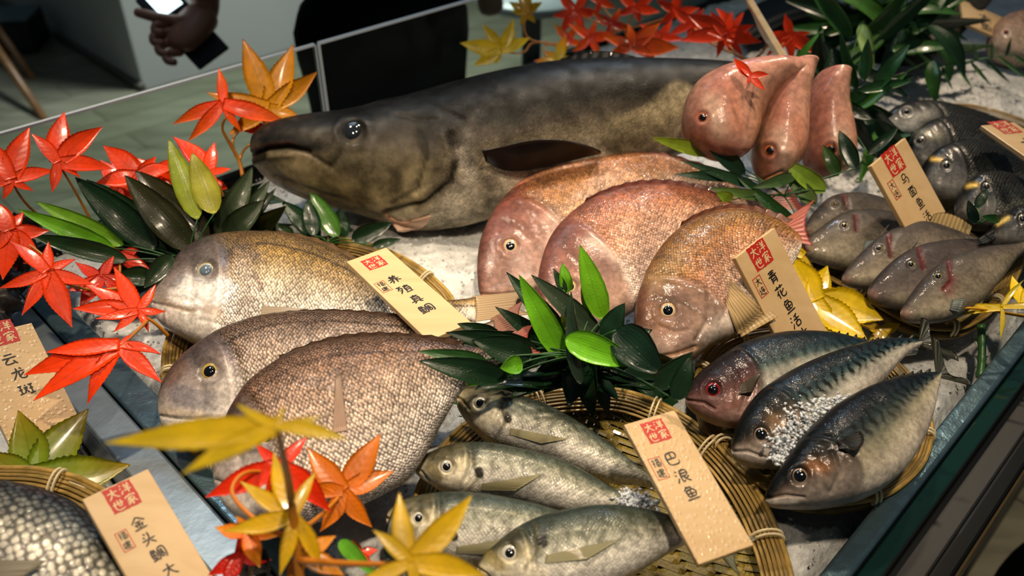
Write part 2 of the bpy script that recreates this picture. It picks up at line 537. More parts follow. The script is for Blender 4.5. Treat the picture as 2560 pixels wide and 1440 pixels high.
    f = Fish(); f.root = root; f.pt = pt; f.n = n; f.X = X; f.body = body
    f.bvh = BVHTree.FromPolygons([tuple(v) for v in X], F)
    f.D = Dc; f.V = Vc; f.ts = ts; f.low = low
    if eye is not None:
        add_eye(f, *eye[:4])
    return f

EYES = {  # (pupil, inner iris, iris, rim, pupil fraction)
    'bream': ('080b10', 'c0a44c', '9a8444', '2a241a', .52), 'dead': ('5d6d7c', '8e9698', 'b5ab82', '57503c', .55),
    'snapper': ('06080c', 'e8dfc4', 'b8986a', '5c4432', .48), 'cobia': ('1c2024', '26292e', '0c0d0f', '050506', .62),
    'redhead': ('07080b', '6b2a12', 'd06a34', '5a2a20', .52), 'file': ('060807', '8f7c38', '5a4e28', '100f0e', .5),
    'scad': ('080a0e', 'dcdad0', 'b4b0a0', '4c4a3a', .48), 'mack': ('050607', 'd8b48c', '9a6c54', '141210', .66),
    'blood': ('080203', '3a0506', '78130f', '2a0c0a', .5), 'gilt': ('0a0c0f', '9c9880', '6a675a', '1a1b1d', .52)}

def add_eye(f, ex, ey, er, style):
    r = nrm(ray(ex, ey))
    hit = f.bvh.ray_cast(Vector(CAMP), Vector(r))
    if hit[0] is None: return
    loc = np.array(hit[0]); nn = np.array(hit[1])
    if nn @ r > 0: nn = -nn
    R = er * depth_of(loc) / FPX
    nn = nrm(nn * 0.8 - r * 0.45)
    a = nrm(np.cross(nn, [0.3, 0.1, 1])); b = np.cross(nn, a)
    c0, c1, c2, c3, pf = EYES[style]
    def dome(rad, lift, rings, cols, hgt):
        V = [loc + nn * (lift + hgt)]; C = [hexc(cols[0][1])]
        for i in range(1, rings + 1):
            q = i / rings
            cc = np.array([np.interp(q, [x[0] for x in cols], [hexc(x[1])[j] for x in cols]) for j in range(3)])
            for k in range(28):
                w = 2 * math.pi * k / 28
                V.append(loc + (a * math.cos(w) + b * math.sin(w)) * rad * q + nn * (lift + hgt * math.sqrt(max(0, 1 - q * q * 0.98)) )); C.append(cc)
        F = [(0, 1 + k, 1 + (k + 1) % 28) for k in range(28)]
        for i in range(rings - 1):
            for k in range(28):
                p = 1 + i * 28; F.append((p + k, p + 28 + k, p + 28 + (k + 1) % 28, p + (k + 1) % 28))
        return V, F, C
    V, F, C = dome(R, -0.30 * R, 10, [(0, c1), (pf, c1), (pf + .12, c2), (.8, c2), (.88, c3), (1, c3)], 0.50 * R)
    e = obj('eye', V, F, M['eye'], f.root, True, C)
    V, F, C = dome(R * pf, -0.30 * R + 0.50 * R * math.sqrt(1 - pf * pf * .98) - 0.0002, 5, [(0, c0), (.85, c0), (1, c0)], 0.50 * R * (1 - math.sqrt(1 - pf * pf * .98)) + 0.0012 + 0.02 * R)
    obj('pupil', V, F, M['eye'], e, True, C)

def surf(f, px, py, lift=0.0):
    r = nrm(ray(px, py))
    h = f.bvh.ray_cast(Vector(CAMP), Vector(r))
    if h[0] is None:
        return onp(px, py, f.pt, f.n) + f.n * lift
    return np.array(h[0]) - r * lift

def fin(f, name, A, B, c0, c1, n=30, m=12, lift0=0.001, lift1=0.004, drape=True, th=0.0008, rays=9, amp=0.0003, off=0.0):
    """fin membrane ruled from its root line A to its free edge B (traced points), lying on or standing off the body"""
    a = curve(A, n); b = curve(B, n)
    G = np.zeros((m, n, 3)); U = np.zeros((m, n, 2)); C = np.zeros((m, n, 3))
    k0, k1 = hexc(c0), hexc(c1)
    for j in range(m):
        s = j / (m - 1)
        for i in range(n):
            q = a[i] + (b[i] - a[i]) * s
            l = lift0 + (lift1 - lift0) * s
            if drape: G[j, i] = surf(f, q[0], q[1], l)
            else: G[j, i] = onp(q[0], q[1], f.pt + f.n * off, f.n) + f.n * l
            G[j, i] += f.n * amp * math.sin(i / (n - 1) * rays * 6.283) * (0.3 + s)
            U[j, i] = (i / (n - 1) * rays / 14, s); C[j, i] = k0 + (k1 - k0) * s
    N = gnormals(G)
    V, F = slab(G, N, th)
    return obj(name, V, F, M['fin'], f.root, True, np.concatenate([C.reshape(-1, 3)] * 2), np.concatenate([U.reshape(-1, 2)] * 2))

def spiny(f, name, A, B, c0, c1, spines=11, **k):
    """dorsal fin whose free edge steps from spine to spine"""
    b = curve(B, spines * 2 + 1); a = curve(A, spines * 2 + 1)
    bb = [b[i] if i % 2 == 0 else a[i] + (b[i] - a[i]) * 0.62 for i in range(len(b))]
    return fin(f, name, A, bb, c0, c1, n=spines * 4 + 1, drape=False, rays=spines, **k)
# ---------------------------------------------------------------- floor, partition, glass, counter
def wood_mat(name, c0, c1, scale, rough, planks=0.0, ang=0.0):
    m, nt, b = mat_new(name)
    g = nd(nt, 'ShaderNodeTexCoord'); mp = nd(nt, 'ShaderNodeMapping')
    nt.links.new(g.outputs['Object'], mp.inputs['Vector'])
    mp.inputs['Rotation'].default_value = (0, 0, ang)
    mp.inputs['Scale'].default_value = (1, 9, 9)
    f = noise(nt, scale, 5, mp.outputs[0], 0.6, 0.6)
    c = mixc(nt, ramp(nt, f, .3, .7), c0, c1)
    if planks:
        br = nd(nt, 'ShaderNodeTexBrick'); mp2 = nd(nt, 'ShaderNodeMapping')
        nt.links.new(g.outputs['Object'], mp2.inputs['Vector']); mp2.inputs['Rotation'].default_value = (0, 0, ang)
        nt.links.new(mp2.outputs[0], br.inputs['Vector'])
        br.inputs['Scale'].default_value = planks; br.inputs['Brick Width'].default_value = 2.4; br.inputs['Row Height'].default_value = 0.4
        br.inputs['Mortar Size'].default_value = 0.008
        br.inputs['Color1'].default_value = (1, 1, 1, 1); br.inputs['Color2'].default_value = (.75, .75, .75, 1); br.inputs['Mortar'].default_value = (.35, .35, .35, 1)
        c = mixc(nt, 1.0, c, br.outputs[0], 'MULTIPLY')
    nt.links.new(c, b.inputs['Base Color'])
    b.inputs['Roughness'].default_value = rough
    return m

M['floor'] = wood_mat('wood_floor', hexc('6f6d5c'), hexc('8d8a76'), 2.0, 0.35, 2.2, math.radians(-45))
M['partition'] = simple('partition_paint', hexc('a9aaa4'), 0.5, 0, 3, 0.05)
M['chairwood'] = wood_mat('chair_wood', hexc('6e4a28'), hexc('8a6238'), 6, 0.4)

def quadbox(name, s0, s1, t0, t1, z0, z1, mat, parent=None, bev=0.0, smooth=False):
    b = MB()
    c = ST((s0 + s1) / 2, (t0 + t1) / 2, (z0 + z1) / 2)
    b.box(c, E1 * (s1 - s0) / 2, E2 * (t1 - t0) / 2, np.array([0, 0, (z1 - z0) / 2]))
    o = b.build(name, mat, parent, smooth)
    if bev:
        md = o.modifiers.new('bevel', 'BEVEL'); md.width = bev; md.segments = 3
    return o

def plane(name, c, ax, ay, mat, kind='structure'):
    c = np.asarray(c, float)
    V = [c - ax - ay, c + ax - ay, c + ax + ay, c - ax + ay]
    o = obj(name, V, [(0, 1, 2, 3)], mat, None, False)
    if kind: o['kind'] = kind
    return o

plane('floor', (0, 2.5, FLOOR_Z), np.array([6.0, 0, 0]), np.array([0, 6.0, 0]), M['floor'])

# pale painted partition block standing on the floor behind the glass
pc = P(360, 228, FLOOR_Z)
lf = nrm(P(94, 60, FLOOR_Z) - pc)
fd = nrm(np.array([E1[0], E1[1], 0]))
pb = MB()
A0 = pc; A1 = pc + fd * 1.9; A3 = pc + lf * 2.6; A2 = A1 + lf * 2.6
hh = 1.05
top = np.array([0, 0, hh])
pb.add([A0, A1, A2, A3, A0 + top, A1 + top, A2 + top, A3 + top], [(0, 1, 5, 4), (1, 2, 6, 5), (2, 3, 7, 6), (3, 0, 4, 7), (4, 5, 6, 7), (3, 2, 1, 0)])
o = pb.build('wall_partition', M['partition'], None, False); o['kind'] = 'structure'
md = o.modifiers.new('bevel', 'BEVEL'); md.width = .006; md.segments = 2
b = MB()
b.tube([pc + np.array([0, 0, .02]) - fd * .004, A3 + np.array([0, 0, .02]) - fd * .004], .018, 8)
o = b.build('baseboard_left', simple('baseboard_dark', hexc('4a453c'), .5), None); o['kind'] = 'structure'

# counter: black carcass, steel dividers, steel front edge, glass
GT = 1.150                                     # glass line (distance from the viewer's own corner, along e2)
carc = thing('display_counter', 'black refrigerated display counter holding the crushed ice and steel edges', 'counter', ST(.9, .62, FLOOR_Z))
quadbox('front_panel', -1.4, 3.2, .077, .0995, FLOOR_Z, -.035, M['black'], carc)
quadbox('inner_bed', -1.4, 3.2, .078, 1.19, -.20, -.10, M['black'], carc)
quadbox('back_panel', -1.4, 3.2, 1.175, 1.19, FLOOR_Z, -.02, M['black'], carc)
quadbox('back_rail', -1.4, 3.2, 1.138, 1.165, -.10, .003, M['rail'], carc, .004)
# steel front edge with rounded top
quadbox('steel_front_edge', -.35, 3.2, .100, .120, -.10, .030, M['steel_wet'], carc, .004)
quadbox('outer_rail', -.35, 3.2, .040, .058, -.055, .014, M['rail'], carc, .004)
quadbox('gold_trim_line', -.35, 3.2, .0385, .0405, .008, .0145, simple('brass_trim', hexc('3a2e18'), .4, .8), carc)
gl = simple('green_glass_edge', hexc('06231d'), .08, 0, coat=1.0)
quadbox('front_filler', -.35, 3.2, .058, .083, -.034, .004, M['black'], carc, .002)
quadbox('glass_front_strip', -.35, 3.2, .083, .0985, -.034, .024, gl, carc, .002)
# double steel divider between the near tray and the main tray
quadbox('steel_divider_inner', .166, .198, .12, 1.135, -.10, .030, M['steel_wet'], carc, .003)
quadbox('steel_divider_outer', .128, .1645, .12, 1.135, -.10, .028, M['steel'], carc, .003)

# glass back panes
def glass_mat():
    m, nt, b = mat_new('clear_glass')
    nt.nodes.remove(b)
    out = nt.nodes['Material Output']
    tr = nd(nt, 'ShaderNodeBsdfTransparent'); tr.inputs[0].default_value = (.82, .86, .81, 1)
    gs = nd(nt, 'ShaderNodeBsdfGlossy'); gs.inputs['Roughness'].default_value = .02; gs.inputs[0].default_value = (.6, .65, .63, 1)
    fr = nd(nt, 'ShaderNodeFresnel'); fr.inputs[0].default_value = 1.16
    mx = nd(nt, 'ShaderNodeMixShader')
    nt.links.new(fr.outputs[0], mx.inputs[0]); nt.links.new(tr.outputs[0], mx.inputs[1]); nt.links.new(gs.outputs[0], mx.inputs[2])
    nt.links.new(mx.outputs[0], out.inputs[0])
    return m
M['glass'] = glass_mat()
M['glassedge'] = simple('polished_glass_edge', hexc('e6eef2'), .25, 0, coat=1.0)
sj = float(np.dot(P(797, 112, .17), E1))
for (s0, s1, lb) in ((-1.4, sj - .004, 'left clear glass pane at the back of the counter with bright top edge'), (sj + .004, 3.2, 'right clear glass pane at the back of the counter in front of the dark clothes')):
    g = thing('glass_pane', lb, 'glass panel', ST((s0 + s1) / 2, GT, 0), 'back glass panes')
    quadbox('pane', s0, s1, GT - .003, GT + .003, .004, .168, M['glass'], g)
    quadbox('top_edge', s0, s1, GT - .0032, GT + .0032, .168, .1715, M['glassedge'], g)
    e = s1 if s0 < -1 else s0
    quadbox('side_edge', e - .0012, e + .0012, GT - .0032, GT + .0032, .004, .168, M['glassedge'], g)

# ---------------------------------------------------------------- crushed ice
def ice_mat():
    m, nt, b = mat_new('crushed_ice')
    n1 = noise(nt, 14, 5, rough=.7); n2 = noise(nt, 160, 4, rough=.75)
    g = nd(nt, 'ShaderNodeTexCoord')
    vo = nd(nt, 'ShaderNodeTexVoronoi'); vo.inputs['Scale'].default_value = 95; nt.links.new(g.outputs['Object'], vo.inputs['Vector'])
    c = mixc(nt, ramp(nt, n1, .3, .7), hexc('a2a2a0'), hexc('cccecc'))
    c = mixc(nt, ramp(nt, n2, .35, .7, 0, .5), c, hexc('e2e6e6'))
    nt.links.new(c, b.inputs['Base Color'])
    b.inputs['Roughness'].default_value = .3
    b.inputs['Coat Weight'].default_value = .5; b.inputs['Coat Roughness'].default_value = .15
    h = mathn(nt, 'ADD', n2, mathn(nt, 'MULTIPLY', vo.outputs['Distance'], .8))
    bump(nt, b, h, 0.6, .003, coat=True)
    return m
M['ice'] = ice_mat()

def vnoise(x, y, seed=0):
    xi = np.floor(x).astype(int); yi = np.floor(y).astype(int); fx = x - xi; fy = y - yi
    fx = fx * fx * (3 - 2 * fx); fy = fy * fy * (3 - 2 * fy)
    def hsh(a, b):
        n = (a * 374761393 + b * 668265263 + seed * 974711) & 0x7fffffff
        n = ((n ^ (n >> 13)) * 1274126177) & 0x7fffffff
        return (n ^ (n >> 16)) / 0x7fffffff
    return (hsh(xi, yi) * (1 - fx) + hsh(xi + 1, yi) * fx) * (1 - fy) + (hsh(xi, yi + 1) * (1 - fx) + hsh(xi + 1, yi + 1) * fx) * fy

RIMS = {
 'left': ([(408, 905), (425, 830), (480, 740), (580, 660), (700, 610), (820, 594), (930, 612), (1020, 650), (1090, 700), (1130, 745), (1150, 830), (1130, 930), (1050, 1050), (930, 1140), (780, 1190), (640, 1195), (520, 1160), (435, 1060)], .030),
 'open': ([(1035, 1330), (1040, 1240), (1065, 1180), (1110, 1112), (1170, 1055), (1250, 1012), (1345, 985), (1450, 974), (1550, 976), (1640, 1003), (1722, 1048), (1800, 1112), (1868, 1190), (1925, 1285), (1965, 1390), (1985, 1490), (1970, 1600), (1850, 1700), (1600, 1740), (1350, 1700), (1150, 1590), (1065, 1460)], .030),
 'mack': ([(1738, 985), (1742, 930), (1752, 900), (1790, 855), (1850, 826), (1930, 813), (2020, 815), (2120, 835), (2220, 885), (2290, 960), (2325, 1040), (2330, 1090), (2312, 1150), (2270, 1200), (2215, 1238), (2150, 1255), (2060, 1262), (1960, 1245), (1870, 1190), (1800, 1120), (1755, 1050)], .034),
 'boat': ([(2003, 655), (2020, 600), (2080, 545), (2180, 510), (2300, 520), (2420, 545), (2520, 570), (2560, 600), (2558, 650), (2540, 700), (2500, 760), (2450, 800), (2400, 822), (2330, 822), (2270, 806), (2200, 768), (2130, 726), (2060, 688)], .040),
 'gilt': ([(2200, 350), (2215, 310), (2260, 280), (2340, 262), (2440, 265), (2560, 300), (2680, 370), (2740, 450), (2730, 540), (2640, 610), (2540, 630), (2450, 600), (2390, 558), (2320, 510), (2250, 450), (2212, 400)], .045),
 'near': ([(-500, 1350), (-400, 1250), (-250, 1195), (-100, 1175), (0, 1170), (90, 1172), (170, 1187), (240, 1215), (320, 1270), (400, 1360), (440, 1470), (430, 1580), (300, 1680), (100, 1740), (-150, 1740), (-380, 1650), (-490, 1500)], .062),
}
def inpoly(x, y, poly):
    ins = np.zeros(x.shape, bool)
    for i in range(len(poly)):
        a, b_ = poly[i], poly[i - 1]
        k = ((a[1] > y) != (b_[1] > y)) & (x < (b_[0] - a[0]) * (y - a[1]) / (b_[1] - a[1] + 1e-12) + a[0])
        ins ^= k
    return ins
RIMW = [(np.array([P(px, py, z)[:2] for px, py in rim]), z) for rim, z in RIMS.values()]
MOUNDS = [(P(1050, 660, 0), .12, .014), (P(1000, 640), .08, .008), (P(2430, 210, 0), .22, .05), (P(1700, 330, 0), .30, .03), (P(2000, 300, 0), .25, .03), (P(2300, 420, 0), .2, .02), (P(1150, 1180), .05, .01), (P(1960, 600), .10, .012)]
def iceh(p):
    x, y = p[..., 0], p[..., 1]
    z = .014 * (vnoise(x * 14, y * 14, 1) - .5) + .007 * (vnoise(x * 45, y * 45, 2) - .5) + .004 * (vnoise(x * 130, y * 130, 3) - .5)
    for c, r, h in MOUNDS:
        z = z + h * np.exp(-((x - c[0]) ** 2 + (y - c[1]) ** 2) / r ** 2)
    for poly, zr in RIMW:                                             # hollows the baskets sit in
        q = poly.mean(0) + (poly - poly.mean(0)) * .99
        z = np.where(inpoly(x, y, q), np.minimum(z, zr - .056), z)
    return z

def icebed(name, s0, s1, t0, t1, step, zoff, label, chips):
    ns, nt_ = int((s1 - s0) / step), int((t1 - t0) / step)
    s = np.linspace(s0, s1, ns); t = np.linspace(t0, t1, nt_)
    S, T = np.meshgrid(s, t, indexing='ij')
    p = E1 * S[..., None] + E2 * T[..., None]
    z = iceh(p) + zoff
    edge = np.minimum(np.minimum(S - s0, s1 - S), np.minimum(T - t0, t1 - T))
    z = z - .03 * (1 - sstep(0, .02, edge))
    p[..., 2] = z
    b = MB(); b.add(p.reshape(-1, 3), gridfaces(ns, nt_))
    r = np.random.default_rng(3)
    oc = np.array([(1, 0, 0), (-1, 0, 0), (0, 1, 0), (0, -1, 0), (0, 0, 1), (0, 0, -1.0)])
    of = [(0, 2, 4), (2, 1, 4), (1, 3, 4), (3, 0, 4), (2, 0, 5), (1, 2, 5), (3, 1, 5), (0, 3, 5)]
    A = r.uniform(s0 + .01, min(s1, 1.7) - .01, chips); Cq = r.uniform(t0 + .01, t1 - .01, chips)
    Qp = E1 * A[:, None] + E2 * Cq[:, None]; Qp[:, 2] = iceh(Qp) + zoff
    for k in range(chips):
        R = np.linalg.qr(r.normal(size=(3, 3)))[0]
        sz = r.uniform(.001, .0032) * (1 if r.random() < .93 else 1.9)
        b.add(Qp[k] + (oc * r.uniform(.5, 1.3, (6, 3)) * [1, 1, .7] * sz) @ R, of)
    o = b.build(name, M['ice'], None, False)
    me = o.data
    sm = np.zeros(len(me.polygons), bool); sm[:(ns - 1) * (nt_ - 1)] = True
    me.polygons.foreach_set('use_smooth', sm)
    return tag(o, label, 'ice', None, 'stuff')
icebed('crushed_ice', .200, 3.0, .121, 1.137, .0065, 0.0, 'white crushed ice filling the main tray under the fish', 15000)
icebed('crushed_ice', -1.2, .127, .121, 1.137, .012, -.012, 'crushed ice of the near left tray, mostly in shadow', 1500)

# ---------------------------------------------------------------- things beyond the glass, out of focus
def legs_chair():
    base = P(110, 290, FLOOR_Z)
    t = thing('chair', 'brown wooden chair legs on the floor at the upper left', 'chair', base)
    up = np.array([0, 0, .45])
    for k, (bx, by, tx, ty, zt) in enumerate(((112, 300, -150, -90, -.38), (84, 198, -130, -100, -.40))):
        obj('leg', *tube([P(bx, by, FLOOR_Z), P(tx, ty, zt)], [.016, .022], 10)[:2], M['chairwood'], t)
    a = P(-150, -90, -.38); c = P(-130, -100, -.40)
    o = np.array([-.35, .05, 0])
    obj('leg', *tube([P(112, 300, FLOOR_Z) + o, a + o], [.016, .022], 10)[:2], M['chairwood'], t)
    obj('leg', *tube([P(84, 198, FLOOR_Z) + o, c + o], [.016, .022], 10)[:2], M['chairwood'], t)
    bb = MB(); bb.box((a + c) / 2 + o / 2 + np.array([0, 0, .02]), np.array([.21, 0, 0]), np.array([0, .2, 0]), np.array([0, 0, .015]))
    s = bb.build('seat', M['chairwood'], t, False); md = s.modifiers.new('bevel', 'BEVEL'); md.width = .01; md.segments = 3
legs_chair()
def black_box():
    c = P(45, 78, FLOOR_Z + .08)
    t = thing('black_box', 'black box with a grey lid on the floor at the upper left corner', 'box', (c[0], c[1], FLOOR_Z))
    bb = MB(); bb.box(c, np.array([.10, .02, 0]), np.array([-.02, .12, 0]), np.array([0, 0, .08]))
    s = bb.build('body', M['black'], t, False); md = s.modifiers.new('bevel', 'BEVEL'); md.width = .012; md.segments = 3
    bb = MB(); bb.box(c + np.array([0, 0, .086]), np.array([.10, .02, 0]), np.array([-.02, .12, 0]), np.array([0, 0, .006]))
    s = bb.build('lid', simple('grey_lid', hexc('5c7076'), .4), t, False); md = s.modifiers.new('bevel', 'BEVEL'); md.width = .004; md.segments = 2
black_box()
def round_table():
    c = P(1330, 5, -.12)
    t = thing('round_table', 'round white table on a grey post behind the yellow maple leaves', 'table', (c[0], c[1], FLOOR_Z))
    wh = simple('white_laminate', hexc('c9ced0'), .35)
    k = 48; r = .17
    V = []; 
    for z, q in ((.0, .97), (.006, 1.0), (.02, 1.0), (.026, .97)):
        V += [c + np.array([r * q * math.cos(2 * math.pi * i / k), r * q * math.sin(2 * math.pi * i / k), z]) for i in range(k)]
    F = [(j * k + i, j * k + (i + 1) % k, (j + 1) * k + (i + 1) % k, (j + 1) * k + i) for j in range(3) for i in range(k)] + [tuple(range(k))[::-1], tuple(3 * k + i for i in range(k))]
    obj('tabletop', V, F, wh, t, True)
    gp = simple('grey_post', hexc('3a4042'), .4, .5)
    q = np.array([c[0] + .07, c[1], 0])
    obj('post', *tube([(c[0], c[1], FLOOR_Z + .02), (c[0], c[1], c[2])], .03, 16)[:2], gp, t)
    obj('base', *tube([(c[0], c[1], FLOOR_Z), (c[0], c[1], FLOOR_Z + .02)], .16, 32)[:2], gp, t)
round_table()

def bag():
    c = P(2530, 1400, FLOOR_Z + .10) - E2 * .07
    t = thing('bag', 'black bag standing on the wooden floor at the bottom right corner', 'bag', (c[0], c[1], FLOOR_Z))
    V = []; n, m = 10, 24
    for i in range(n):
        q = i / (n - 1); z = FLOOR_Z + .24 * q; r = .085 * (1 - .25 * q) * (math.sin(math.pi * min(1, .12 + q * .85)) ** .4)
        V += [(c[0] + r * 1.3 * math.cos(2 * math.pi * j / m), c[1] + r * .8 * math.sin(2 * math.pi * j / m), z + .008 * math.sin(j)) for j in range(m)]
    F = [(i * m + j, i * m + (j + 1) % m, (i + 1) * m + (j + 1) % m, (i + 1) * m + j) for i in range(n - 1) for j in range(m)] + [tuple(range(m))[::-1], tuple((n - 1) * m + j for j in range(m))]
    obj('body', V, F, M['black'], t)
    a = np.linspace(0, math.pi, 16)
    obj('handle', *tube([(c[0] + .06 * math.cos(x), c[1], FLOOR_Z + .23 + .10 * math.sin(x)) for x in a], .008, 8)[:2], M['black'], t)
bag()
# ---------------------------------------------------------------- the red sea breams in the left basket
BB = [(1, '4a3a2c'), (.75, '6b5238'), (.4, '9a7c58'), (0, 'b79c7c'), (-.4, 'cdbcaa'), (-.8, 'd8cfc6'), (-1, 'b9b0a8')]
BH = [(1, '241e1c'), (.7, '3e3532'), (.4, '625652'), (.1, '8a7e79'), (-.2, 'a49a93'), (-.55, 'c0b8b0'), (-.8, 'd4cec6'), (-1, 'b0a8a0')]
A = fish('sea_bream', 'golden backed sea bream at the rear of the left bamboo basket, grey clouded eye', 'fish', 'sea breams in the left basket',
    [(378, 757), (386, 733), (412, 692), (445, 650), (485, 617), (535, 596), (590, 588), (650, 585), (720, 591), (790, 609), (850, 634), (910, 668), (960, 700), (1010, 730), (1060, 748), (1120, 752), (1190, 742)],
    [(378, 757), (384, 783), (402, 810), (442, 836), (482, 856), (530, 872), (620, 893), (700, 900), (800, 893), (900, 870), (1000, 838), (1080, 812), (1130, 803), (1190, 806)],
    0.068, 18, 0, 0.031, base=[(1, '3c3020'), (.8, '66502e'), (.5, '8e713c'), (.25, 'a48a5e'), (0, 'c0ae90'), (-.25, 'd2c6b2'), (-.5, 'dad0c2'), (-1, 'b0a69c')], head=BH, th=(.27, -.01, .045),
    marks=[([(470, 720), (520, 735), (560, 725)], 34, 'e6e2de', .8, 1), ([(440, 735), (470, 755)], 20, 'e0dcd6', .7, 1), ([(600, 660), (630, 720), (600, 790)], 26, 'b8a49a', .5), ([(560, 640), (600, 620), (640, 640)], 18, '5a4c48', .55), ([(575, 720), (570, 780), (530, 815)], 12, 'd8d2ca', .7), ([(520, 770), (550, 790)], 16, '9a7c60', .5), ([(500, 640), (560, 620)], 26, '55504e', .6), ([(385, 740), (430, 765), (480, 775)], 8, '9b8568', .7),
           ([(384, 770), (430, 800), (500, 830)], 20, 'd9d2c8', .8), ([(436, 716), (455, 692)], 10, '3d3a48', .6), ([(640, 690), (655, 720)], 9, '5a4438', .7), ([(810, 690), (850, 720)], 14, '6a4a28', .5)],
    grooves=[([(380, 757), (420, 765), (470, 778), (500, 775)], 4, .0022), ([(500, 775), (510, 760), (490, 745)], 4, .0012), ([(583, 700), (590, 760), (570, 815), (500, 800)], 4, .0012), ([(420, 740), (470, 752), (500, 752)], 4, .0010)],
    lat=([(.27, .42), (.4, .62), (.55, .6), (.75, .45), (1, .1)], .0018, '3a2c1c', .9), eye=(515, 677, 27, 'dead'), gill=.0022, zpx=(760, 740))
fin(A, 'tail_fin', [(1180, 742), (1190, 775), (1180, 806)], [(1316, 733), (1290, 765), (1330, 790)], 'a8906c', '8a7458', drape=False, rays=12)
fin(A, 'pectoral_fin', [(655, 765), (650, 795)], [(770, 772), (720, 795)], '9a8a72', '7e7260', rays=7, lift1=.006)
spiny(A, 'dorsal_fin', [(650, 587), (790, 611), (910, 670), (1040, 742)], [(665, 580), (800, 600), (925, 660), (1060, 738)], '6a5436', '5a4630', 10)

B = fish('sea_bream', 'middle sea bream of the left bamboo basket, gold ringed black eye', 'fish', 'sea breams in the left basket',
    [(402, 1030), (403, 990), (420, 945), (452, 903), (500, 864), (560, 829), (630, 802), (700, 789), (800, 784), (900, 788), (1000, 798), (1060, 810), (1120, 822), (1180, 818), (1235, 800)],
    [(402, 1030), (407, 1065), (424, 1088), (455, 1105), (500, 1118), (560, 1125), (650, 1115), (760, 1080), (900, 1010), (1020, 940), (1110, 890), (1180, 865), (1240, 850)],
    0.086, 20, 0, 0.031, base=[(1, '342824'), (.75, '58463a'), (.45, '7e6a5a'), (.1, 'a08c7c'), (-.4, 'beb0a2'), (-1, 'a89c92')], head=BH, th=(.26, -.01, .05),
    marks=[([(430, 1075), (480, 1080), (530, 1075)], 20, 'e8e2da', .85, 1), ([(450, 985), (500, 1000), (540, 1000)], 26, '57545c', .55, 1), ([(560, 1010), (580, 950)], 20, 'd8cec6', .6), ([(430, 950), (460, 910)], 14, '6a4c3c', .5), ([(590, 880), (640, 900), (660, 960)], 16, '6a5448', .45), ([(410, 1030), (500, 1035)], 9, 'cdb79c', .7), ([(450, 990), (480, 1000)], 26, '6f6a70', .6), ([(570, 960), (590, 1010)], 30, 'd6ccc2', .6), ([(480, 890), (540, 860)], 26, '574f50', .6)],
    grooves=[([(402, 1040), (440, 1046), (490, 1048), (525, 1042)], 4, .0022), ([(525, 1042), (530, 1025), (515, 1010)], 4, .001), ([(600, 930), (625, 990), (615, 1040)], 5, .0012)],
    lat=([(.27, .5), (.4, .62), (.55, .6), (.75, .45), (1, .1)], .0018, '35281e', .85), eye=(525, 929, 28, 'bream'), gill=.002, zpx=(760, 930))
fin(B, 'tail_fin', [(1225, 800), (1230, 825), (1225, 850)], [(1308, 757), (1300, 800), (1335, 815)], '8a6450', '7a4a3c', drape=False, rays=12)
spiny(B, 'dorsal_fin', [(640, 800), (760, 786), (900, 789), (1050, 808)], [(650, 793), (770, 778), (910, 780), (1060, 800)], '5c4636', '4a382e', 11)

C = fish('sea_bream', 'front sea bream of the left basket, head behind the yellow maple leaf', 'fish', 'sea breams in the left basket',
    [(540, 1195), (541, 1150), (556, 1090), (580, 1030), (620, 968), (680, 917), (750, 880), (830, 857), (920, 845), (1000, 844), (1080, 852), (1150, 866), (1210, 868), (1260, 852)],
    [(540, 1195), (548, 1240), (580, 1290), (650, 1322), (740, 1318), (850, 1285), (940, 1245), (1015, 1203), (1062, 1140), (1110, 1050), (1160, 970), (1215, 922), (1265, 905)],
    0.104, 20, 0, 0.034, base=[(1, '34261e'), (.8, '5a4436'), (.5, '806450'), (.15, '9c826e'), (-.3, 'bca896'), (-.7, 'd0c4b6'), (-1, 'd4cac2')], head=BH, th=(.24, -.01, .05),
    marks=[([(600, 1120), (650, 1125)], 10, '3e3a40', .7), ([(560, 1190), (620, 1230)], 30, '9a8c88', .6)],
    grooves=[([(540, 1200), (580, 1215), (620, 1220)], 4, .002), ([(700, 1060), (725, 1120), (700, 1190)], 5, .0012)],
    lat=([(.25, .55), (.4, .66), (.55, .62), (.75, .45), (1, .1)], .0018, '3a2a20', .8), eye=(648, 1094, 28, 'bream'), gill=.002, zpx=(850, 1060), N=220, MS=100)
fin(C, 'tail_fin', [(1250, 852), (1256, 880), (1255, 905)], [(1345, 800), (1320, 860), (1365, 890)], '8a6450', '8a3c34', drape=False, rays=12)
spiny(C, 'dorsal_fin', [(700, 905), (830, 856), (960, 844), (1150, 865)], [(700, 893), (835, 845), (970, 834), (1165, 856)], '5c4636', '4a382e', 11)
fin(C, 'pectoral_fin', [(832, 1082), (868, 1076)], [(841, 940), (850, 932)], 'a08470', '7a6656', rays=7, lift1=.005)

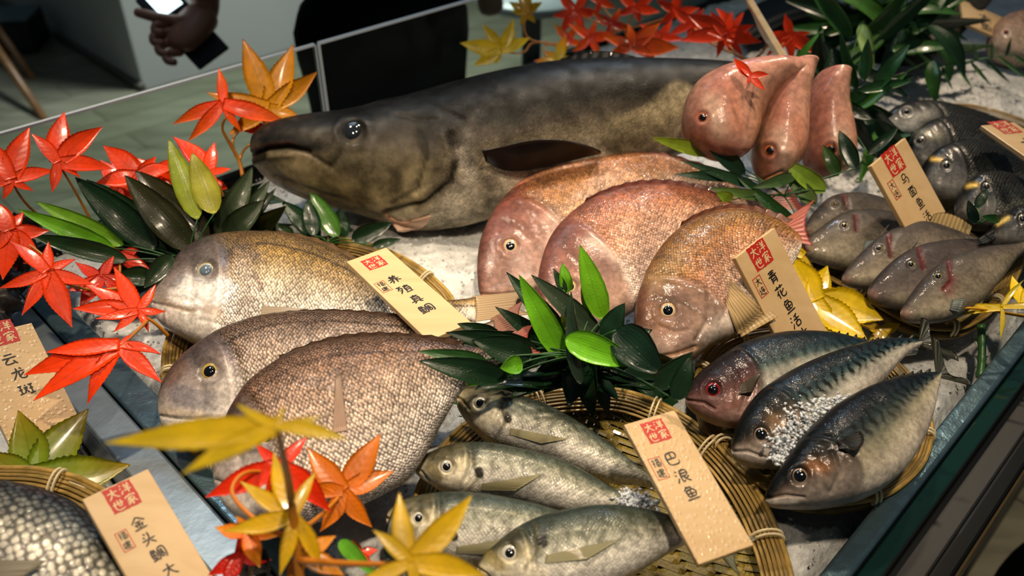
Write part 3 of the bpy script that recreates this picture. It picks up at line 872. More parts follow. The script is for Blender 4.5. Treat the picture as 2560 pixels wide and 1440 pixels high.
# ---------------------------------------------------------------- the three pink snappers in the middle
SB = [(1, '5e3a2c'), (.7, '8c5c38'), (.4, '9a6c46'), (0, 'a07c5c'), (-.4, 'b89074'), (-.8, 'c4a894'), (-1, 'c0a490')]
SH = [(1, '5c3832'), (.5, '72483e'), (.1, '845c50'), (-.3, '906e62'), (-.7, '9c7c6c'), (-1, 'a48a7c')]
SM = [(.0, '')]
Dq = fish('pink_snapper', 'rearmost of three pink snappers lying on the ice, against the cobia', 'fish', 'pink snappers on the ice',
    [(1200, 738), (1193, 700), (1192, 645), (1202, 590), (1225, 540), (1260, 492), (1310, 445), (1380, 407), (1460, 386), (1550, 378), (1640, 385), (1720, 405), (1790, 437), (1850, 470), (1910, 490)],
    [(1200, 738), (1230, 748), (1280, 748), (1340, 735), (1420, 705), (1520, 660), (1620, 600), (1720, 555), (1800, 530), (1860, 523), (1915, 522)],
    0.062, 24, 8, 0.024, base=SB, head=SH, th=(.30, -.02, .05),
    marks=[([(1230, 660), (1240, 720)], 26, 'a88478', .6), ([(1300, 640), (1320, 700)], 30, 'c9aaa0', .5), ([(1205, 738), (1260, 740)], 8, 'b07868', .6), ([(1380, 560), (1400, 620)], 26, 'd8b8a8', .5), ([(1250, 520), (1300, 470)], 18, '8c4c40', .5)],
    grooves=[([(1200, 735), (1240, 737), (1285, 733)], 4, .0022), ([(1340, 560), (1360, 610), (1340, 680)], 5, .001)],
    lat=([(.3, .55), (.5, .6), (.75, .4), (1, .1)], .0014, '8a5238', .5), eye=(1276, 616, 24, 'snapper', '8a6a58'), mat='snapper', gill=.0018, zpx=(1500, 560))
spiny(Dq, 'dorsal_fin', [(1330, 432), (1450, 388), (1560, 378), (1780, 432)], [(1335, 424), (1452, 379), (1565, 370), (1790, 424)], '7a4434', '6a3a30', 10)
fin(Dq, 'tail_fin', [(1905, 490), (1912, 506), (1905, 522)], [(2010, 470), (1990, 500), (2020, 530)], 'a8604c', '9a4a40', drape=False, rays=10)
E_ = fish('pink_snapper', 'middle pink snapper with red speckled flank, eye behind the bright bamboo leaf', 'fish', 'pink snappers on the ice',
    [(1352, 790), (1343, 740), (1344, 690), (1354, 640), (1375, 590), (1412, 545), (1470, 502), (1550, 472), (1640, 462), (1720, 468), (1780, 480), (1830, 510), (1890, 545), (1950, 560)],
    [(1352, 790), (1380, 830), (1440, 838), (1500, 825), (1570, 790), (1650, 735), (1740, 670), (1830, 620), (1900, 600), (1955, 596)],
    0.084, 22, 8, 0.024, base=[(1, '5e342a'), (.7, '8e543a'), (.4, 'a06a4a'), (0, 'a67c62'), (-.4, 'b2907c'), (-.8, 'c4aa9c'), (-1, 'c4aaa0')], head=SH, th=(.33, -.02, .05),
    marks=[([(1480, 600), (1560, 660), (1590, 720)], 16, 'd6c2b4', .6), ([(1400, 760), (1440, 800)], 30, 'b49084', .6), ([(1500, 560), (1540, 620)], 22, 'c88c70', .5)],
    grooves=[([(1510, 590), (1555, 650), (1560, 720)], 5, .0014), ([(1352, 800), (1400, 806), (1440, 800)], 4, .002)],
    eye=(1424, 717, 23, 'snapper', '8a6a58'), mat='snapper', gill=.0016, zpx=(1620, 640))
spiny(E_, 'dorsal_fin', [(1460, 508), (1560, 470), (1660, 462), (1800, 490)], [(1465, 500), (1562, 461), (1665, 453), (1812, 482)], '7a4036', '5e3a36', 10)
fin(E_, 'tail_fin', [(1945, 560), (1952, 578), (1945, 596)], [(2040, 500), (2010, 560), (2030, 620)], 'a8604c', '9a4a40', drape=False, rays=10)
F_ = fish('pink_snapper', 'front pink snapper with yellowish back and white chest, beside the second wooden card', 'fish', 'pink snappers on the ice',
    [(1655, 908), (1612, 880), (1588, 830), (1584, 780), (1596, 720), (1621, 660), (1661, 602), (1712, 560), (1782, 530), (1860, 524), (1920, 538), (1965, 562), (2000, 590)],
    [(1655, 908), (1700, 912), (1745, 892), (1785, 862), (1830, 845), (1890, 800), (1940, 730), (1980, 670), (2003, 620)],
    0.098, 20, 8, 0.026, base=[(1, '563418'), (.7, '7e5824'), (.4, '8c5e30'), (0, '9a6c4c'), (-.4, 'b0927a'), (-.8, 'c4b4a4'), (-1, 'c8bcae')], head=[(1, '58382a'), (.5, '6e4e3a'), (.1, '7a5c4c'), (-.3, '866a5a'), (-.7, '8c7668'), (-1, '94806f')], th=(.34, -.06, .05),
    marks=[([(1640, 700), (1690, 660)], 30, '9c8058', .5), ([(1620, 850), (1660, 880)], 26, '9c8880', .6), ([(1780, 700), (1830, 760)], 22, 'c49078', .6), ([(1780, 840), (1820, 800)], 22, 'd6c8bc', .7), ([(1670, 890), (1740, 870)], 7, 'c0906c', .6), ([(1700, 790), (1720, 850)], 20, '6c5650', .45)],
    grooves=[([(1640, 893), (1690, 885), (1738, 868)], 5, .003), ([(1745, 640), (1775, 720), (1770, 800), (1740, 850)], 6, .0018), ([(1800, 690), (1825, 740), (1805, 800)], 6, .0015), ([(1650, 815), (1685, 830), (1720, 825)], 5, .001)],
    eye=(1670, 777, 26, 'snapper', '6a5648'), mat='snapper', gill=.002, zpx=(1790, 720))
fin(F_, 'pectoral_fin', [(1825, 700), (1815, 760)], [(1940, 800), (1850, 850)], 'b09468', '9a845c', rays=9, lift1=.006)
spiny(F_, 'dorsal_fin', [(1700, 568), (1782, 530), (1860, 524), (1970, 560)], [(1702, 560), (1785, 521), (1866, 515), (1980, 552)], '7a4c36', '6a4436', 9)

# ---------------------------------------------------------------- the big cobia along the glass
CO = fish('cobia', 'huge dark grey cobia lying along the glass at the back of the ice', 'fish', None,
    [(630, 388), (633, 362), (645, 340), (672, 320), (720, 304), (790, 293), (860, 285), (910, 275), (960, 259), (1010, 247), (1100, 220), (1170, 201), (1250, 182), (1350, 163), (1450, 153), (1600, 149), (1780, 152), (1920, 165), (2040, 185)],
    [(630, 388), (634, 408), (652, 434), (690, 463), (740, 488), (800, 510), (880, 530), (960, 556), (1050, 578), (1130, 573), (1210, 555), (1320, 520), (1450, 475), (1600, 425), (1750, 370), (1900, 310), (2050, 260)],
    0.10, 42, 5, 0.088, PROF_ROUND, base=[(1, '090b0c'), (.7, '0c0e0f'), (.35, '111213'), (.05, '1d1c19'), (-.2, '38332b'), (-.5, '6c6250'), (-.75, 'a69b86'), (-1, 'bcb29c')],
    head=[(1, '0b0d0e'), (.6, '131415'), (.3, '1d1d1b'), (.05, '2e2b25'), (-.2, '484234'), (-.5, '6c6249'), (-.8, '8c8062'), (-1, '94886c')], th=(.27, -.04, .06),
    marks=[([(660, 352), (720, 345), (800, 372)], 14, '17191c', .8), ([(632, 386), (665, 370), (715, 364), (760, 374)], 9, '070708', .95), ([(640, 372), (680, 360), (730, 356)], 6, '3a2420', .6), ([(636, 402), (660, 392)], 10, '0b0b0c', .9, 1), ([(700, 392), (760, 388), (800, 400)], 10, '6e6250', .6), ([(740, 440), (800, 450), (850, 470)], 30, '8a7a58', .6), ([(930, 400), (960, 420)], 26, '5c5548', .55), ([(1010, 420), (1030, 450), (990, 480)], 22, '6a604a', .55), ([(1165, 395), (1172, 440), (1140, 510), (1085, 560)], 17, 'c8c0ac', .85), ([(1128, 335), (1145, 395), (1125, 455), (1065, 505), (960, 532)], 7, '0b0a09', .9), ([(1050, 325), (1066, 395), (1044, 470), (980, 505)], 5, '15130f', .7), ([(770, 380), (825, 415), (850, 385)], 5, '15130f', .7), ([(700, 440), (770, 470), (870, 500)], 5, '2c261c', .6), ([(730, 430), (800, 470), (900, 490)], 26, '7a6c4c', .6), ([(690, 420), (770, 420)], 20, '8f8464', .55),  # dark lines along the head grooves paint their crease shade into the skin
           ([(990, 430), (1010, 400)], 20, '2c2521', .55), ([(1150, 380), (1180, 440), (1130, 520)], 14, '9a9184', .75), ([(1100, 555), (1170, 480)], 26, 'b9b09c', .7), ([(850, 380), (870, 410)], 30, '4a463c', .5), ([(1180, 300), (1160, 350), (1180, 400)], 13, '5a5650', .5), ([(1540, 345), (1640, 300), (1700, 245)], 42, '857a60', .75, 1), ([(1560, 380), (1660, 330)], 34, '8a7e64', .7, 1), ([(1000, 555), (1100, 560), (1180, 540)], 26, 'c0b8a4', .6)],
    grooves=[([(632, 388), (670, 372), (720, 366), (770, 378)], 6, .008), ([(640, 404), (680, 392), (730, 388)], 9, -.003), ([(770, 380), (830, 420), (850, 380)], 8, .0025), ([(1050, 330), (1065, 400), (1040, 480)], 5, .003), ([(1128, 335), (1145, 395), (1125, 455), (1065, 505), (960, 532)], 7, .006), ([(1110, 340), (1125, 395), (1105, 450), (1050, 495)], 12, -.003), ([(690, 440), (760, 470), (860, 500)], 5, .002), ([(1000, 285), (1050, 300), (1090, 300)], 6, .003), ([(1110, 275), (1160, 300), (1180, 330)], 6, .004)],
    eye=(882, 329, 33, 'cobia', '050506'), mat='cobia', gill=0, scale=.6, N=260, MS=120, zpx=(1150, 390), sq=.95, shrink=.95)
fin(CO, 'pectoral_fin', [(1205, 378), (1260, 366), (1330, 351), (1420, 353), (1502, 379)], [(1215, 402), (1270, 426), (1350, 420), (1430, 400), (1503, 382)], '0c0b0b', '141210', rays=5, lift0=.030, lift1=.010, th=.002)
fin(CO, 'dorsal_fin', [(1390, 165), (1450, 158), (1520, 158), (1600, 158)], [(1400, 152), (1450, 137), (1520, 133), (1605, 152)], '101214', '15181b', drape=False, rays=8, th=.004)
fin(CO, 'chin_flap', [(962, 534), (1000, 560)], [(995, 582), (1050, 570), (1078, 540)], 'b08468', 'd8b8a0', rays=3, lift0=.002, lift1=.006, th=.004)

# ---------------------------------------------------------------- red snapper heads at the back
RB = [(1, '9a5a4e'), (.5, 'b87464'), (0, 'c88c78'), (-.5, 'd09c88'), (-1, 'd4a890')]
PROF_CUT = [(0, .0), (.02, .36), (.06, .62), (.13, .84), (.25, 1.0), (1, .9)]
RF = [('rosy snapper at the left of the three heads behind the cobia tail, orange eye', [(1850, 395), (1790, 392), (1745, 372), (1718, 345), (1707, 310), (1708, 270), (1722, 228), (1752, 192), (1795, 170), (1850, 156), (1920, 148), (2000, 150)], [(1850, 395), (1872, 378), (1892, 340), (1910, 290), (1935, 250), (1965, 225), (2015, 205)], (1757, 294, 17), .19, '9a7060'),
      ('brownish snapper in the middle of the three heads, orange mouth pointing down', [(1905, 468), (1893, 420), (1886, 370), (1888, 320), (1896, 270), (1912, 225), (1932, 200), (1950, 180), (1962, 160)], [(1905, 468), (1962, 440), (2000, 400), (2012, 350), (2014, 300), (2016, 250), (2022, 210), (2036, 165)], (1926, 377, 19), .15, '8a6448'),
      ('rosy snapper at the right of the three heads, beside the dark bamboo leaves', [(2090, 438), (2040, 432), (2016, 400), (2008, 350), (2008, 300), (2014, 255), (2024, 225), (2036, 200), (2050, 180)], [(2090, 438), (2120, 420), (2131, 380), (2128, 330), (2118, 290), (2112, 260), (2112, 225), (2118, 190)], (2078, 374, 18), .12, 'a06a5c')]
for i, (lb, d, v, e, zz, dk) in enumerate(RF):
    f = fish('red_snapper', lb, 'fish', 'red snapper heads at the back', d, v, zz, 48, 10, .042, PROF_CUT,
        base=[(1, dk), (.6, 'a86c5c'), (.2, 'bc8674'), (-.3, 'c4927c'), (-1, 'c48a68')], th=(.2, 0, .05),
        marks=[([(e[0] + 22, e[1] - 40), (e[0] + 40, e[1] + 40)], 26, 'd0b49c', .6), ([(e[0] + 70, e[1] - 70), (e[0] + 90, e[1] + 20)], 22, 'b06a4c', .5), ([(e[0] - 20, e[1] + 40), (e[0] + 10, e[1] + 70)], 16, 'a05a40', .5)] + ([([(1905, 462), (1955, 440)], 9, 'd08a3c', .8)] if i == 1 else []),
        grooves=[([(1900, 452), (1930, 440), (1955, 428)], 4, .003)] if i == 1 else [], eye=(*e, 'redhead', '8a4030'), mat='redhead', N=120, MS=66, gill=0, scale=.12, zpx=(e[0] + 20, e[1]), sq=.9)

# ---------------------------------------------------------------- five filefish
FB = [(1, '2e2a28'), (.6, '403a35'), (.2, '5c544a'), (-.2, '6d6455'), (-.6, '7a7262'), (-1, '6a6458')]
FF = [('rearmost filefish in the boat shaped basket, touching the tilted card', [(2010, 583), (2014, 560), (2040, 522), (2072, 496), (2120, 485), (2180, 490), (2240, 510), (2290, 535), (2330, 560)], [(2010, 583), (2030, 598), (2070, 612), (2130, 622), (2200, 625), (2270, 610), (2335, 585)], (2088, 511, 10), [(2112, 492), (2118, 518)], .075),
      ('second filefish from the rear, long snout against the basket edge', [(2004, 616), (2012, 602), (2050, 570), (2100, 538), (2160, 526), (2230, 534), (2310, 560), (2370, 585), (2410, 600)], [(2004, 616), (2014, 640), (2060, 658), (2115, 672), (2180, 680), (2260, 668), (2340, 640), (2412, 622)], (2110, 564, 11), [(2140, 540), (2142, 575)], .08),
      ('third filefish in the basket, pale belly and raised back spine', [(2104, 697), (2112, 678), (2150, 632), (2200, 590), (2250, 566), (2310, 556), (2380, 574), (2430, 592), (2480, 610)], [(2104, 697), (2114, 709), (2150, 718), (2210, 722), (2280, 712), (2360, 680), (2430, 650), (2482, 632)], (2196, 621, 12), [(2222, 590), (2228, 640)], .085),
      ('fourth filefish in the basket, darkest with bleeding nape', [(2168, 732), (2180, 705), (2230, 652), (2280, 622), (2340, 606), (2420, 600), (2480, 606), (2530, 612), (2570, 610)], [(2168, 732), (2184, 754), (2240, 768), (2310, 768), (2380, 745), (2450, 700), (2520, 655), (2572, 635)], (2277, 661, 12), [(2298, 622), (2310, 670)], .09),
      ('front filefish in the basket, red wound behind the eye', [(2250, 782), (2262, 757), (2300, 702), (2342, 662), (2400, 636), (2470, 620), (2540, 612), (2590, 590), (2640, 570)], [(2250, 782), (2262, 799), (2320, 806), (2385, 796), (2445, 764), (2500, 705), (2550, 640), (2600, 610), (2645, 595)], (2345, 691, 13), [(2372, 655), (2380, 700), (2360, 722)], .098)]
for i, (lb, d, v, e, gash, zz) in enumerate(FF):
    dk = .75 if i == 3 else 1.0
    f = fish('filefish', lb, 'fish', 'filefish in the boat shaped basket', d, v, zz, 24, 12, .02, PROF,
        base=[(c, x) for c, x in FB] if i != 3 else [(1, '241f1f'), (.4, '3a3230'), (-.2, '4c4440'), (-1, '5a504a')], th=(.33, .0, .0), gill=0,
        marks=[(gash, 7, '4a0c0e', .85, 1), ([d[0], ((d[0][0] + d[1][0]) / 2 + 12, d[0][1] + 6)], 12, '8a6a60', .7), ([(v[2][0], v[2][1] - 18), (v[3][0], v[3][1] - 24)], 16, 'a39a84', .5)] + ([([(2380, 700), (2372, 730)], 14, '5a1c1c', .6)] if i == 4 else []),
        grooves=[(gash, 5, .002), ([(gash[-1][0] - 8, gash[-1][1] + 25), (gash[-1][0] + 5, gash[-1][1] + 60)], 5, .001)], eye=(*e, 'file', '1c1a18'), mat='file', scale=.3, N=120, MS=56, zpx=((e[0] + d[5][0]) / 2, e[1]))
    gx, gy = gash[-1]
    fin(f, 'pectoral_fin', [(gx + 20, gy + 28), (gx + 14, gy + 52)], [(gx + 52, gy + 24), (gx + 36, gy + 58)], '6a706c', '58625f', rays=6, n=12, m=6, lift1=.006)
    if i in (1, 2, 3):
        a, b = d[2], d[3]
        x0, y0 = (a[0] + b[0]) / 2, (a[1] + b[1]) / 2
        s = obj('back_spine', *tube([onp(x0 + 6, y0 + 4, f.pt, f.n), onp(x0 + 22, y0 - 14, f.pt, f.n), onp(x0 + 42, y0 - 32, f.pt, f.n) + np.array([0, 0, .01])], [.0022, .0016, .0005], 7)[:2], M['file'], f.root, True, np.tile(hexc('4a443c'), (21, 1)), np.zeros((21, 2)))
    if i == 1:
        fin(f, 'dorsal_fin', [(2230, 536), (2270, 548), (2310, 562)], [(2262, 520), (2300, 522), (2340, 545)], '8a7850', '9c8458', drape=False, rays=10)
    if i == 2:
        fin(f, 'dorsal_fin', [(2320, 560), (2370, 572), (2420, 592)], [(2330, 540), (2365, 538), (2425, 570)], '8a7850', '9c8458', drape=False, rays=10)

# ---------------------------------------------------------------- gilthead breams in the right basket
GB = [(1, '0b0d0e'), (.6, '121516'), (.2, '1e2223'), (-.2, '323634'), (-.6, '5c5e58'), (-1, '70706a')]
GH = [(1, '0c0e0f'), (.5, '17191a'), (.1, '333536'), (-.3, '545656'), (-.7, '7a7a76'), (-1, '82827e')]
GG = [('silvery gilthead bream with white lips at the rear of the right basket', [(2205, 316), (2208, 296), (2226, 276), (2262, 262), (2320, 259), (2400, 273), (2480, 296), (2560, 330), (2640, 365)], [(2205, 316), (2220, 335), (2260, 350), (2330, 362), (2420, 385), (2520, 400), (2645, 395)], (2266, 280, 13), .07, [([(2215, 315), (2255, 325), (2280, 315)], 17, 'd8d6d0', .9), ([(2262, 300), (2330, 285)], 14, 'b9b6ac', .7)]),
      ('second gilthead bream in the right basket, half behind the tilted card', [(2272, 380), (2276, 345), (2300, 318), (2340, 301), (2400, 295), (2470, 312), (2540, 350), (2600, 390)], [(2272, 380), (2285, 415), (2320, 435), (2390, 445), (2480, 440), (2605, 430)], (2300, 351, 15), .085, [([(2300, 335), (2350, 335)], 14, 'a8a48c', .6), ([(2390, 330), (2400, 350)], 14, '101214', .8)]),
      ('third gilthead bream in the right basket, dark blotch behind its head', [(2308, 448), (2312, 405), (2335, 378), (2372, 362), (2430, 358), (2500, 375), (2570, 420), (2640, 470)], [(2308, 448), (2325, 485), (2370, 505), (2430, 500), (2500, 485), (2645, 510)], (2366, 414, 15), .095, [([(2330, 397), (2350, 399)], 6, 'd8b45c', .95), ([(2340, 450), (2380, 450)], 26, '7a7876', .6), ([(2415, 400), (2425, 420)], 13, '0c0d0e', .85)]),
      ('fourth gilthead bream in the right basket, yellow band between the eyes', [(2395, 525), (2400, 480), (2418, 452), (2452, 437), (2500, 436), (2560, 455), (2640, 500)], [(2395, 525), (2420, 555), (2470, 570), (2540, 560), (2645, 545)], (2466, 467, 14), .105, [([(2418, 465), (2440, 461)], 6, 'dcb85c', .95), ([(2420, 520), (2460, 520)], 22, '85837e', .6), ([(2500, 470), (2515, 500)], 13, '0c0d0e', .85)]),
      ('front gilthead bream at the frame edge, yellow band on its brow', [(2478, 590), (2488, 560), (2510, 535), (2545, 520), (2600, 515), (2680, 530)], [(2478, 590), (2500, 612), (2550, 625), (2620, 620), (2685, 600)], (2557, 547, 15), .11, [([(2495, 560), (2520, 545)], 6, 'dcc070', .95), ([(2500, 595), (2560, 595)], 14, '8f8a84', .6)])]
for lb, d, v, e, zz, mk in GG:
    f = fish('gilthead_bream', lb, 'fish', 'gilthead breams in the right basket', d, v, zz, 26, 14, .026, PROF, base=GB, head=GH, th=(.3, 0, .05), marks=mk,
        eye=(*e, 'gilt', '101112'), mat='gilt', N=110, MS=56, gill=.0018, zpx=(e[0] + 60, e[1] + 30))
fin(f, 'tail_fin', [(2440, 600), (2450, 612)], [(2500, 560), (2520, 590)], '1a1e20', '0f1214', drape=False, rays=8)

# ---------------------------------------------------------------- mackerels
KB = [(1, '070e13'), (.7, '0b171e'), (.4, '13252d'), (.15, '22383f'), (0, '4c5a56'), (-.15, '84857a'), (-.4, 'b0ab9e'), (-1, 'bcb5aa')]
KH = [(1, '080b0d'), (.5, '0f1314'), (.15, '221f1c'), (-.15, '52463c'), (-.5, '7c7066'), (-1, '958c84')]
K1 = fish('mackerel', 'rear mackerel in the round basket with a blood red eye', 'fish', 'mackerels in the round basket',
    [(1712, 990), (1720, 968), (1742, 940), (1790, 901), (1850, 866), (1920, 845), (2000, 837), (2080, 841), (2140, 854), (2190, 866), (2240, 872), (2290, 872)],
    [(1712, 990), (1722, 1014), (1760, 1043), (1812, 1062), (1870, 1062), (1950, 1045), (2040, 1005), (2120, 955), (2190, 915), (2250, 890), (2292, 884)],
    .070, 16, 8, .028, PROF_SLIM, base=KB, head=[(1, '0a0b0d'), (.5, '1c1413'), (.1, '2e1c1d'), (-.3, '4e3431'), (-.7, '7c625b'), (-1, '957a72')], th=(.27, 0, .05), spots=(-.2, 1.4, 24, '050b10', .6),
    marks=[([(1730, 1010), (1790, 1030), (1830, 1010)], 20, '6a3c3a', .5), ([(1840, 1000), (1870, 960)], 16, '7a4a38', .4), ([(1995, 900), (1998, 960)], 4, 'b8a890', .6)], grooves=[([(1714, 1000), (1760, 1006), (1785, 1022)], 4, .0025), ([(1850, 930), (1868, 980), (1850, 1030)], 5, .0015)],
    eye=(1783, 975, 24, 'blood', '3a1a18'), mat='mack', scale=.2, N=180, MS=80, lat=([(.28, .25), (.6, .15), (1, 0)], .0009, '3a4440', .6), zpx=(1960, 950))
fin(K1, 'pectoral_fin', [(1850, 962), (1848, 985)], [(1905, 930), (1880, 980)], '4c4436', '3a342a', rays=7, n=16, m=8, lift1=.008)
K2 = fish('mackerel', 'middle mackerel in the round basket with ice heaped against its flank', 'fish', 'mackerels in the round basket',
    [(1828, 1122), (1832, 1095), (1850, 1042), (1890, 987), (1950, 945), (2030, 905), (2120, 872), (2200, 851), (2260, 848), (2300, 853)],
    [(1828, 1122), (1838, 1146), (1872, 1162), (1918, 1168), (1980, 1150), (2060, 1100), (2140, 1030), (2210, 955), (2265, 890), (2303, 864)],
    .080, 18, 8, .028, PROF_SLIM, base=KB, head=KH, th=(.27, 0, .05), spots=(-.35, 1.4, 26, '03080c', .92),
    marks=[([(1850, 1130), (1900, 1140), (1930, 1120)], 14, 'a59c96', .6), ([(1935, 1050), (1950, 1090)], 18, '8a6c4c', .6)], grooves=[([(1832, 1128), (1870, 1128), (1912, 1144)], 4, .0025)],
    eye=(1903, 1086, 22, 'mack', '0e1012'), mat='mack', scale=.2, N=180, MS=80, lat=([(.28, .25), (.6, .12), (1, 0)], .0009, '2e3a3c', .7), zpx=(2050, 1010))
fin(K2, 'tail_fin', [(2296, 852), (2304, 858), (2300, 866)], [(2298, 800), (2316, 808), (2328, 862), (2384, 890), (2392, 908)], '2c2e22', '1c1e16', drape=False, rays=8, n=20)
K3 = fish('mackerel', 'front mackerel in the round basket, dark fin raised from its side', 'fish', 'mackerels in the round basket',
    [(1912, 1250), (1922, 1212), (1960, 1150), (2000, 1092), (2062, 1032), (2140, 983), (2220, 951), (2290, 936), (2345, 932)],
    [(1912, 1250), (1930, 1264), (2000, 1268), (2090, 1262), (2172, 1240), (2240, 1200), (2295, 1130), (2328, 1050), (2344, 980), (2350, 943)],
    .086, 18, 8, .03, PROF_SLIM, base=[(1, '060a0e'), (.7, '0a1218'), (.4, '121d24'), (.2, '243034'), (0, '5e6158'), (-.25, '9c957c'), (-.6, 'b4ab98'), (-1, 'bcb5aa')], head=KH, th=(.29, -.03, .06), spots=(-.2, 1.4, 24, '03070a', .85),
    marks=[([(1925, 1256), (1990, 1255)], 6, 'ddd6cc', .7), ([(2030, 1165), (2060, 1170)], 18, '8a5a34', .7), ([(2200, 1090), (2240, 1030)], 34, '3c423a', .55), ([(2065, 1215), (2072, 1222)], 8, '3c3a34', .7), ([(2260, 1100), (2290, 1040)], 20, 'a8a08e', .4)],
    grooves=[([(1920, 1245), (1965, 1238), (2010, 1244)], 4, .0025), ([(2080, 1130), (2100, 1180), (2080, 1230)], 6, .0018)],
    eye=(2000, 1190, 24, 'mack', '0e1012'), mat='mack', scale=.2, N=200, MS=90, lat=([(.3, .3), (.6, .2), (1, 0)], .0008, '2e3a3c', .5), zpx=(2130, 1120))
fin(K3, 'pectoral_fin', [(2092, 1105), (2100, 1122)], [(2150, 1078), (2160, 1100), (2140, 1128)], '1c1a18', '2c2924', rays=7, n=16, m=8, lift0=.002, lift1=.012, th=.0016)
fin(K3, 'tail_fin', [(2338, 932), (2348, 937), (2346, 945)], [(2322, 845), (2340, 855), (2368, 940), (2418, 955), (2424, 970)], '2c2e22', '1c1e16', drape=False, rays=8, n=20)
for f, pts in ((K2, [(2120, 872), (2160, 861), (2200, 852), (2235, 849), (2265, 848)]), (K1, [(2080, 841), (2115, 848), (2150, 857), (2185, 865)]), (K3, [(2200, 957), (2240, 946), (2275, 939), (2305, 935)])):
    q = curve(pts, 6)
    for a in q:
        fin(f, 'finlet', [a, (a[0] + 10, a[1] + 1)], [(a[0] + 16, a[1] - 8), (a[0] + 18, a[1] - 2)], '1c2420', '28302a', drape=False, n=5, m=4, rays=1)

# ---------------------------------------------------------------- scads
CB = [(1, '1e2824'), (.75, '333d38'), (.4, '52584c'), (.1, '7c7e6e'), (-.2, 'a3a293'), (-.6, 'c8c5ba'), (-1, 'ccc9c0')]
CH = [(1, '222822'), (.5, '55523c'), (.1, '968e72'), (-.3, 'c0b798'), (-1, 'cac4b2')]
CC = [('rear scad in the open basket, tail under the third wooden card', [(1138, 990), (1150, 976), (1190, 971), (1240, 979), (1300, 1000), (1380, 1031), (1460, 1076), (1540, 1130), (1610, 1182), (1680, 1228)], [(1138, 990), (1146, 1022), (1180, 1066), (1230, 1106), (1300, 1130), (1380, 1155), (1450, 1180), (1530, 1202), (1612, 1212), (1685, 1242)], (1200, 1008, 19), (1268, 1040), .058),
      ('second scad in the open basket with its whole flank and yellow fin showing', [(1035, 1168), (1046, 1153), (1082, 1134), (1142, 1118), (1220, 1119), (1300, 1134), (1380, 1151), (1450, 1180), (1512, 1215), (1575, 1248), (1625, 1268)], [(1035, 1168), (1042, 1184), (1072, 1204), (1122, 1231), (1182, 1244), (1260, 1250), (1340, 1268), (1410, 1280), (1490, 1284), (1560, 1275), (1628, 1279)], (1117, 1167, 20), (1197, 1177), .06),
      ('third scad in the open basket, eye behind the blurred yellow leaf', [(965, 1294), (976, 1274), (1012, 1254), (1072, 1242), (1150, 1239), (1250, 1250), (1340, 1268), (1420, 1290), (1500, 1315), (1560, 1335)], [(965, 1294), (968, 1312), (994, 1345), (1040, 1380), (1110, 1408), (1190, 1412), (1280, 1400), (1370, 1380), (1470, 1360), (1562, 1347)], (1047, 1296, 20), (1133, 1335), .06),
      ('front scad at the bottom edge, striped silver flank under the third card', [(1193, 1420), (1202, 1398), (1242, 1358), (1302, 1318), (1380, 1289), (1470, 1271), (1560, 1270), (1640, 1282), (1700, 1300), (1760, 1322)], [(1193, 1420), (1202, 1440), (1260, 1472), (1360, 1496), (1480, 1484), (1580, 1440), (1670, 1384), (1762, 1336)], (1275, 1383, 25), (1355, 1348), .060)]
for i, (lb, d, v, e, sp_, zz) in enumerate(CC):
    sc_ = e[2] / 20
    f = fish('scad', lb, 'fish', 'scads in the open basket', d, v, zz, 14, 4, .026, PROF_SLIM, base=CB, head=CH, th=(.235, -.01, .03),
        marks=[([(e[0] + 20 * sc_, e[1] + 30 * sc_), (e[0] + 60 * sc_, e[1] + 45 * sc_)], 20 * sc_, 'e4dcc4', .75, 1), ([(e[0] - 30 * sc_, e[1] - 18 * sc_), (e[0] + 20 * sc_, e[1] - 32 * sc_), (e[0] + 70 * sc_, e[1] - 40 * sc_)], 12 * sc_, '202820', .6), ([(e[0] - 40 * sc_, e[1] + 6 * sc_), (e[0] - 20 * sc_, e[1] + 25 * sc_)], 12 * sc_, '8c7c40', .6, 1), ([(sp_[0] - 14 * sc_, sp_[1] - 30 * sc_), (sp_[0] - 6 * sc_, sp_[1] + 20 * sc_), (sp_[0] - 34 * sc_, sp_[1] + 58 * sc_)], 5 * sc_, '5a5438', .7), ([sp_, (sp_[0] + 3, sp_[1] + 9)], 10.5 * sc_, '100e0b', .97, 1),  ([d[0], (d[0][0] + 20, d[0][1] + 14)], 9, '9a8648', .6)],
        grooves=[([d[0], (d[0][0] + 18 * sc_, d[0][1] + 12 * sc_), (d[0][0] + 36 * sc_, d[0][1] + 34 * sc_)], 3.5, .002), ([(sp_[0] - 22 * sc_, sp_[1] - 30 * sc_), (sp_[0] - 12 * sc_, sp_[1] + 15 * sc_), (sp_[0] - 40 * sc_, sp_[1] + 50 * sc_)], 4, .001)],
        eye=(e[0], e[1], e[2] * 1.05, 'scad', '4a4634'), mat='scad', scale=.5, N=180, MS=76, lat=([(.25, .35), (.5, .2), (.7, .0), (1, 0)], .0008, 'b8b49a', .4), spots=(-.6, .75, 15, '363c2c', .45), gill=.0014, zpx=(e[0] + 200, e[1] + 40))
    fin(f, 'pectoral_fin', [(sp_[0] + 8 * sc_, sp_[1] + 32 * sc_), (sp_[0] + 5 * sc_, sp_[1] + 48 * sc_)], [(sp_[0] + 160 * sc_, sp_[1] + (60 if i == 0 else 8 if i != 3 else -2) * sc_), (sp_[0] + 90 * sc_, sp_[1] + (72 if i == 0 else 50 if i != 3 else 40) * sc_)], '948e6c', '86805c', rays=8, n=24, m=12, lift0=.0005, lift1=.0022, th=.0004, amp=.0001)
fin(f, 'tail_fin', [(1750, 1322), (1758, 1330), (1752, 1338)], [(1890, 1350), (1840, 1380), (1850, 1450)], '6a6c50', '5a5c48', drape=False, rays=8, off=-.02)

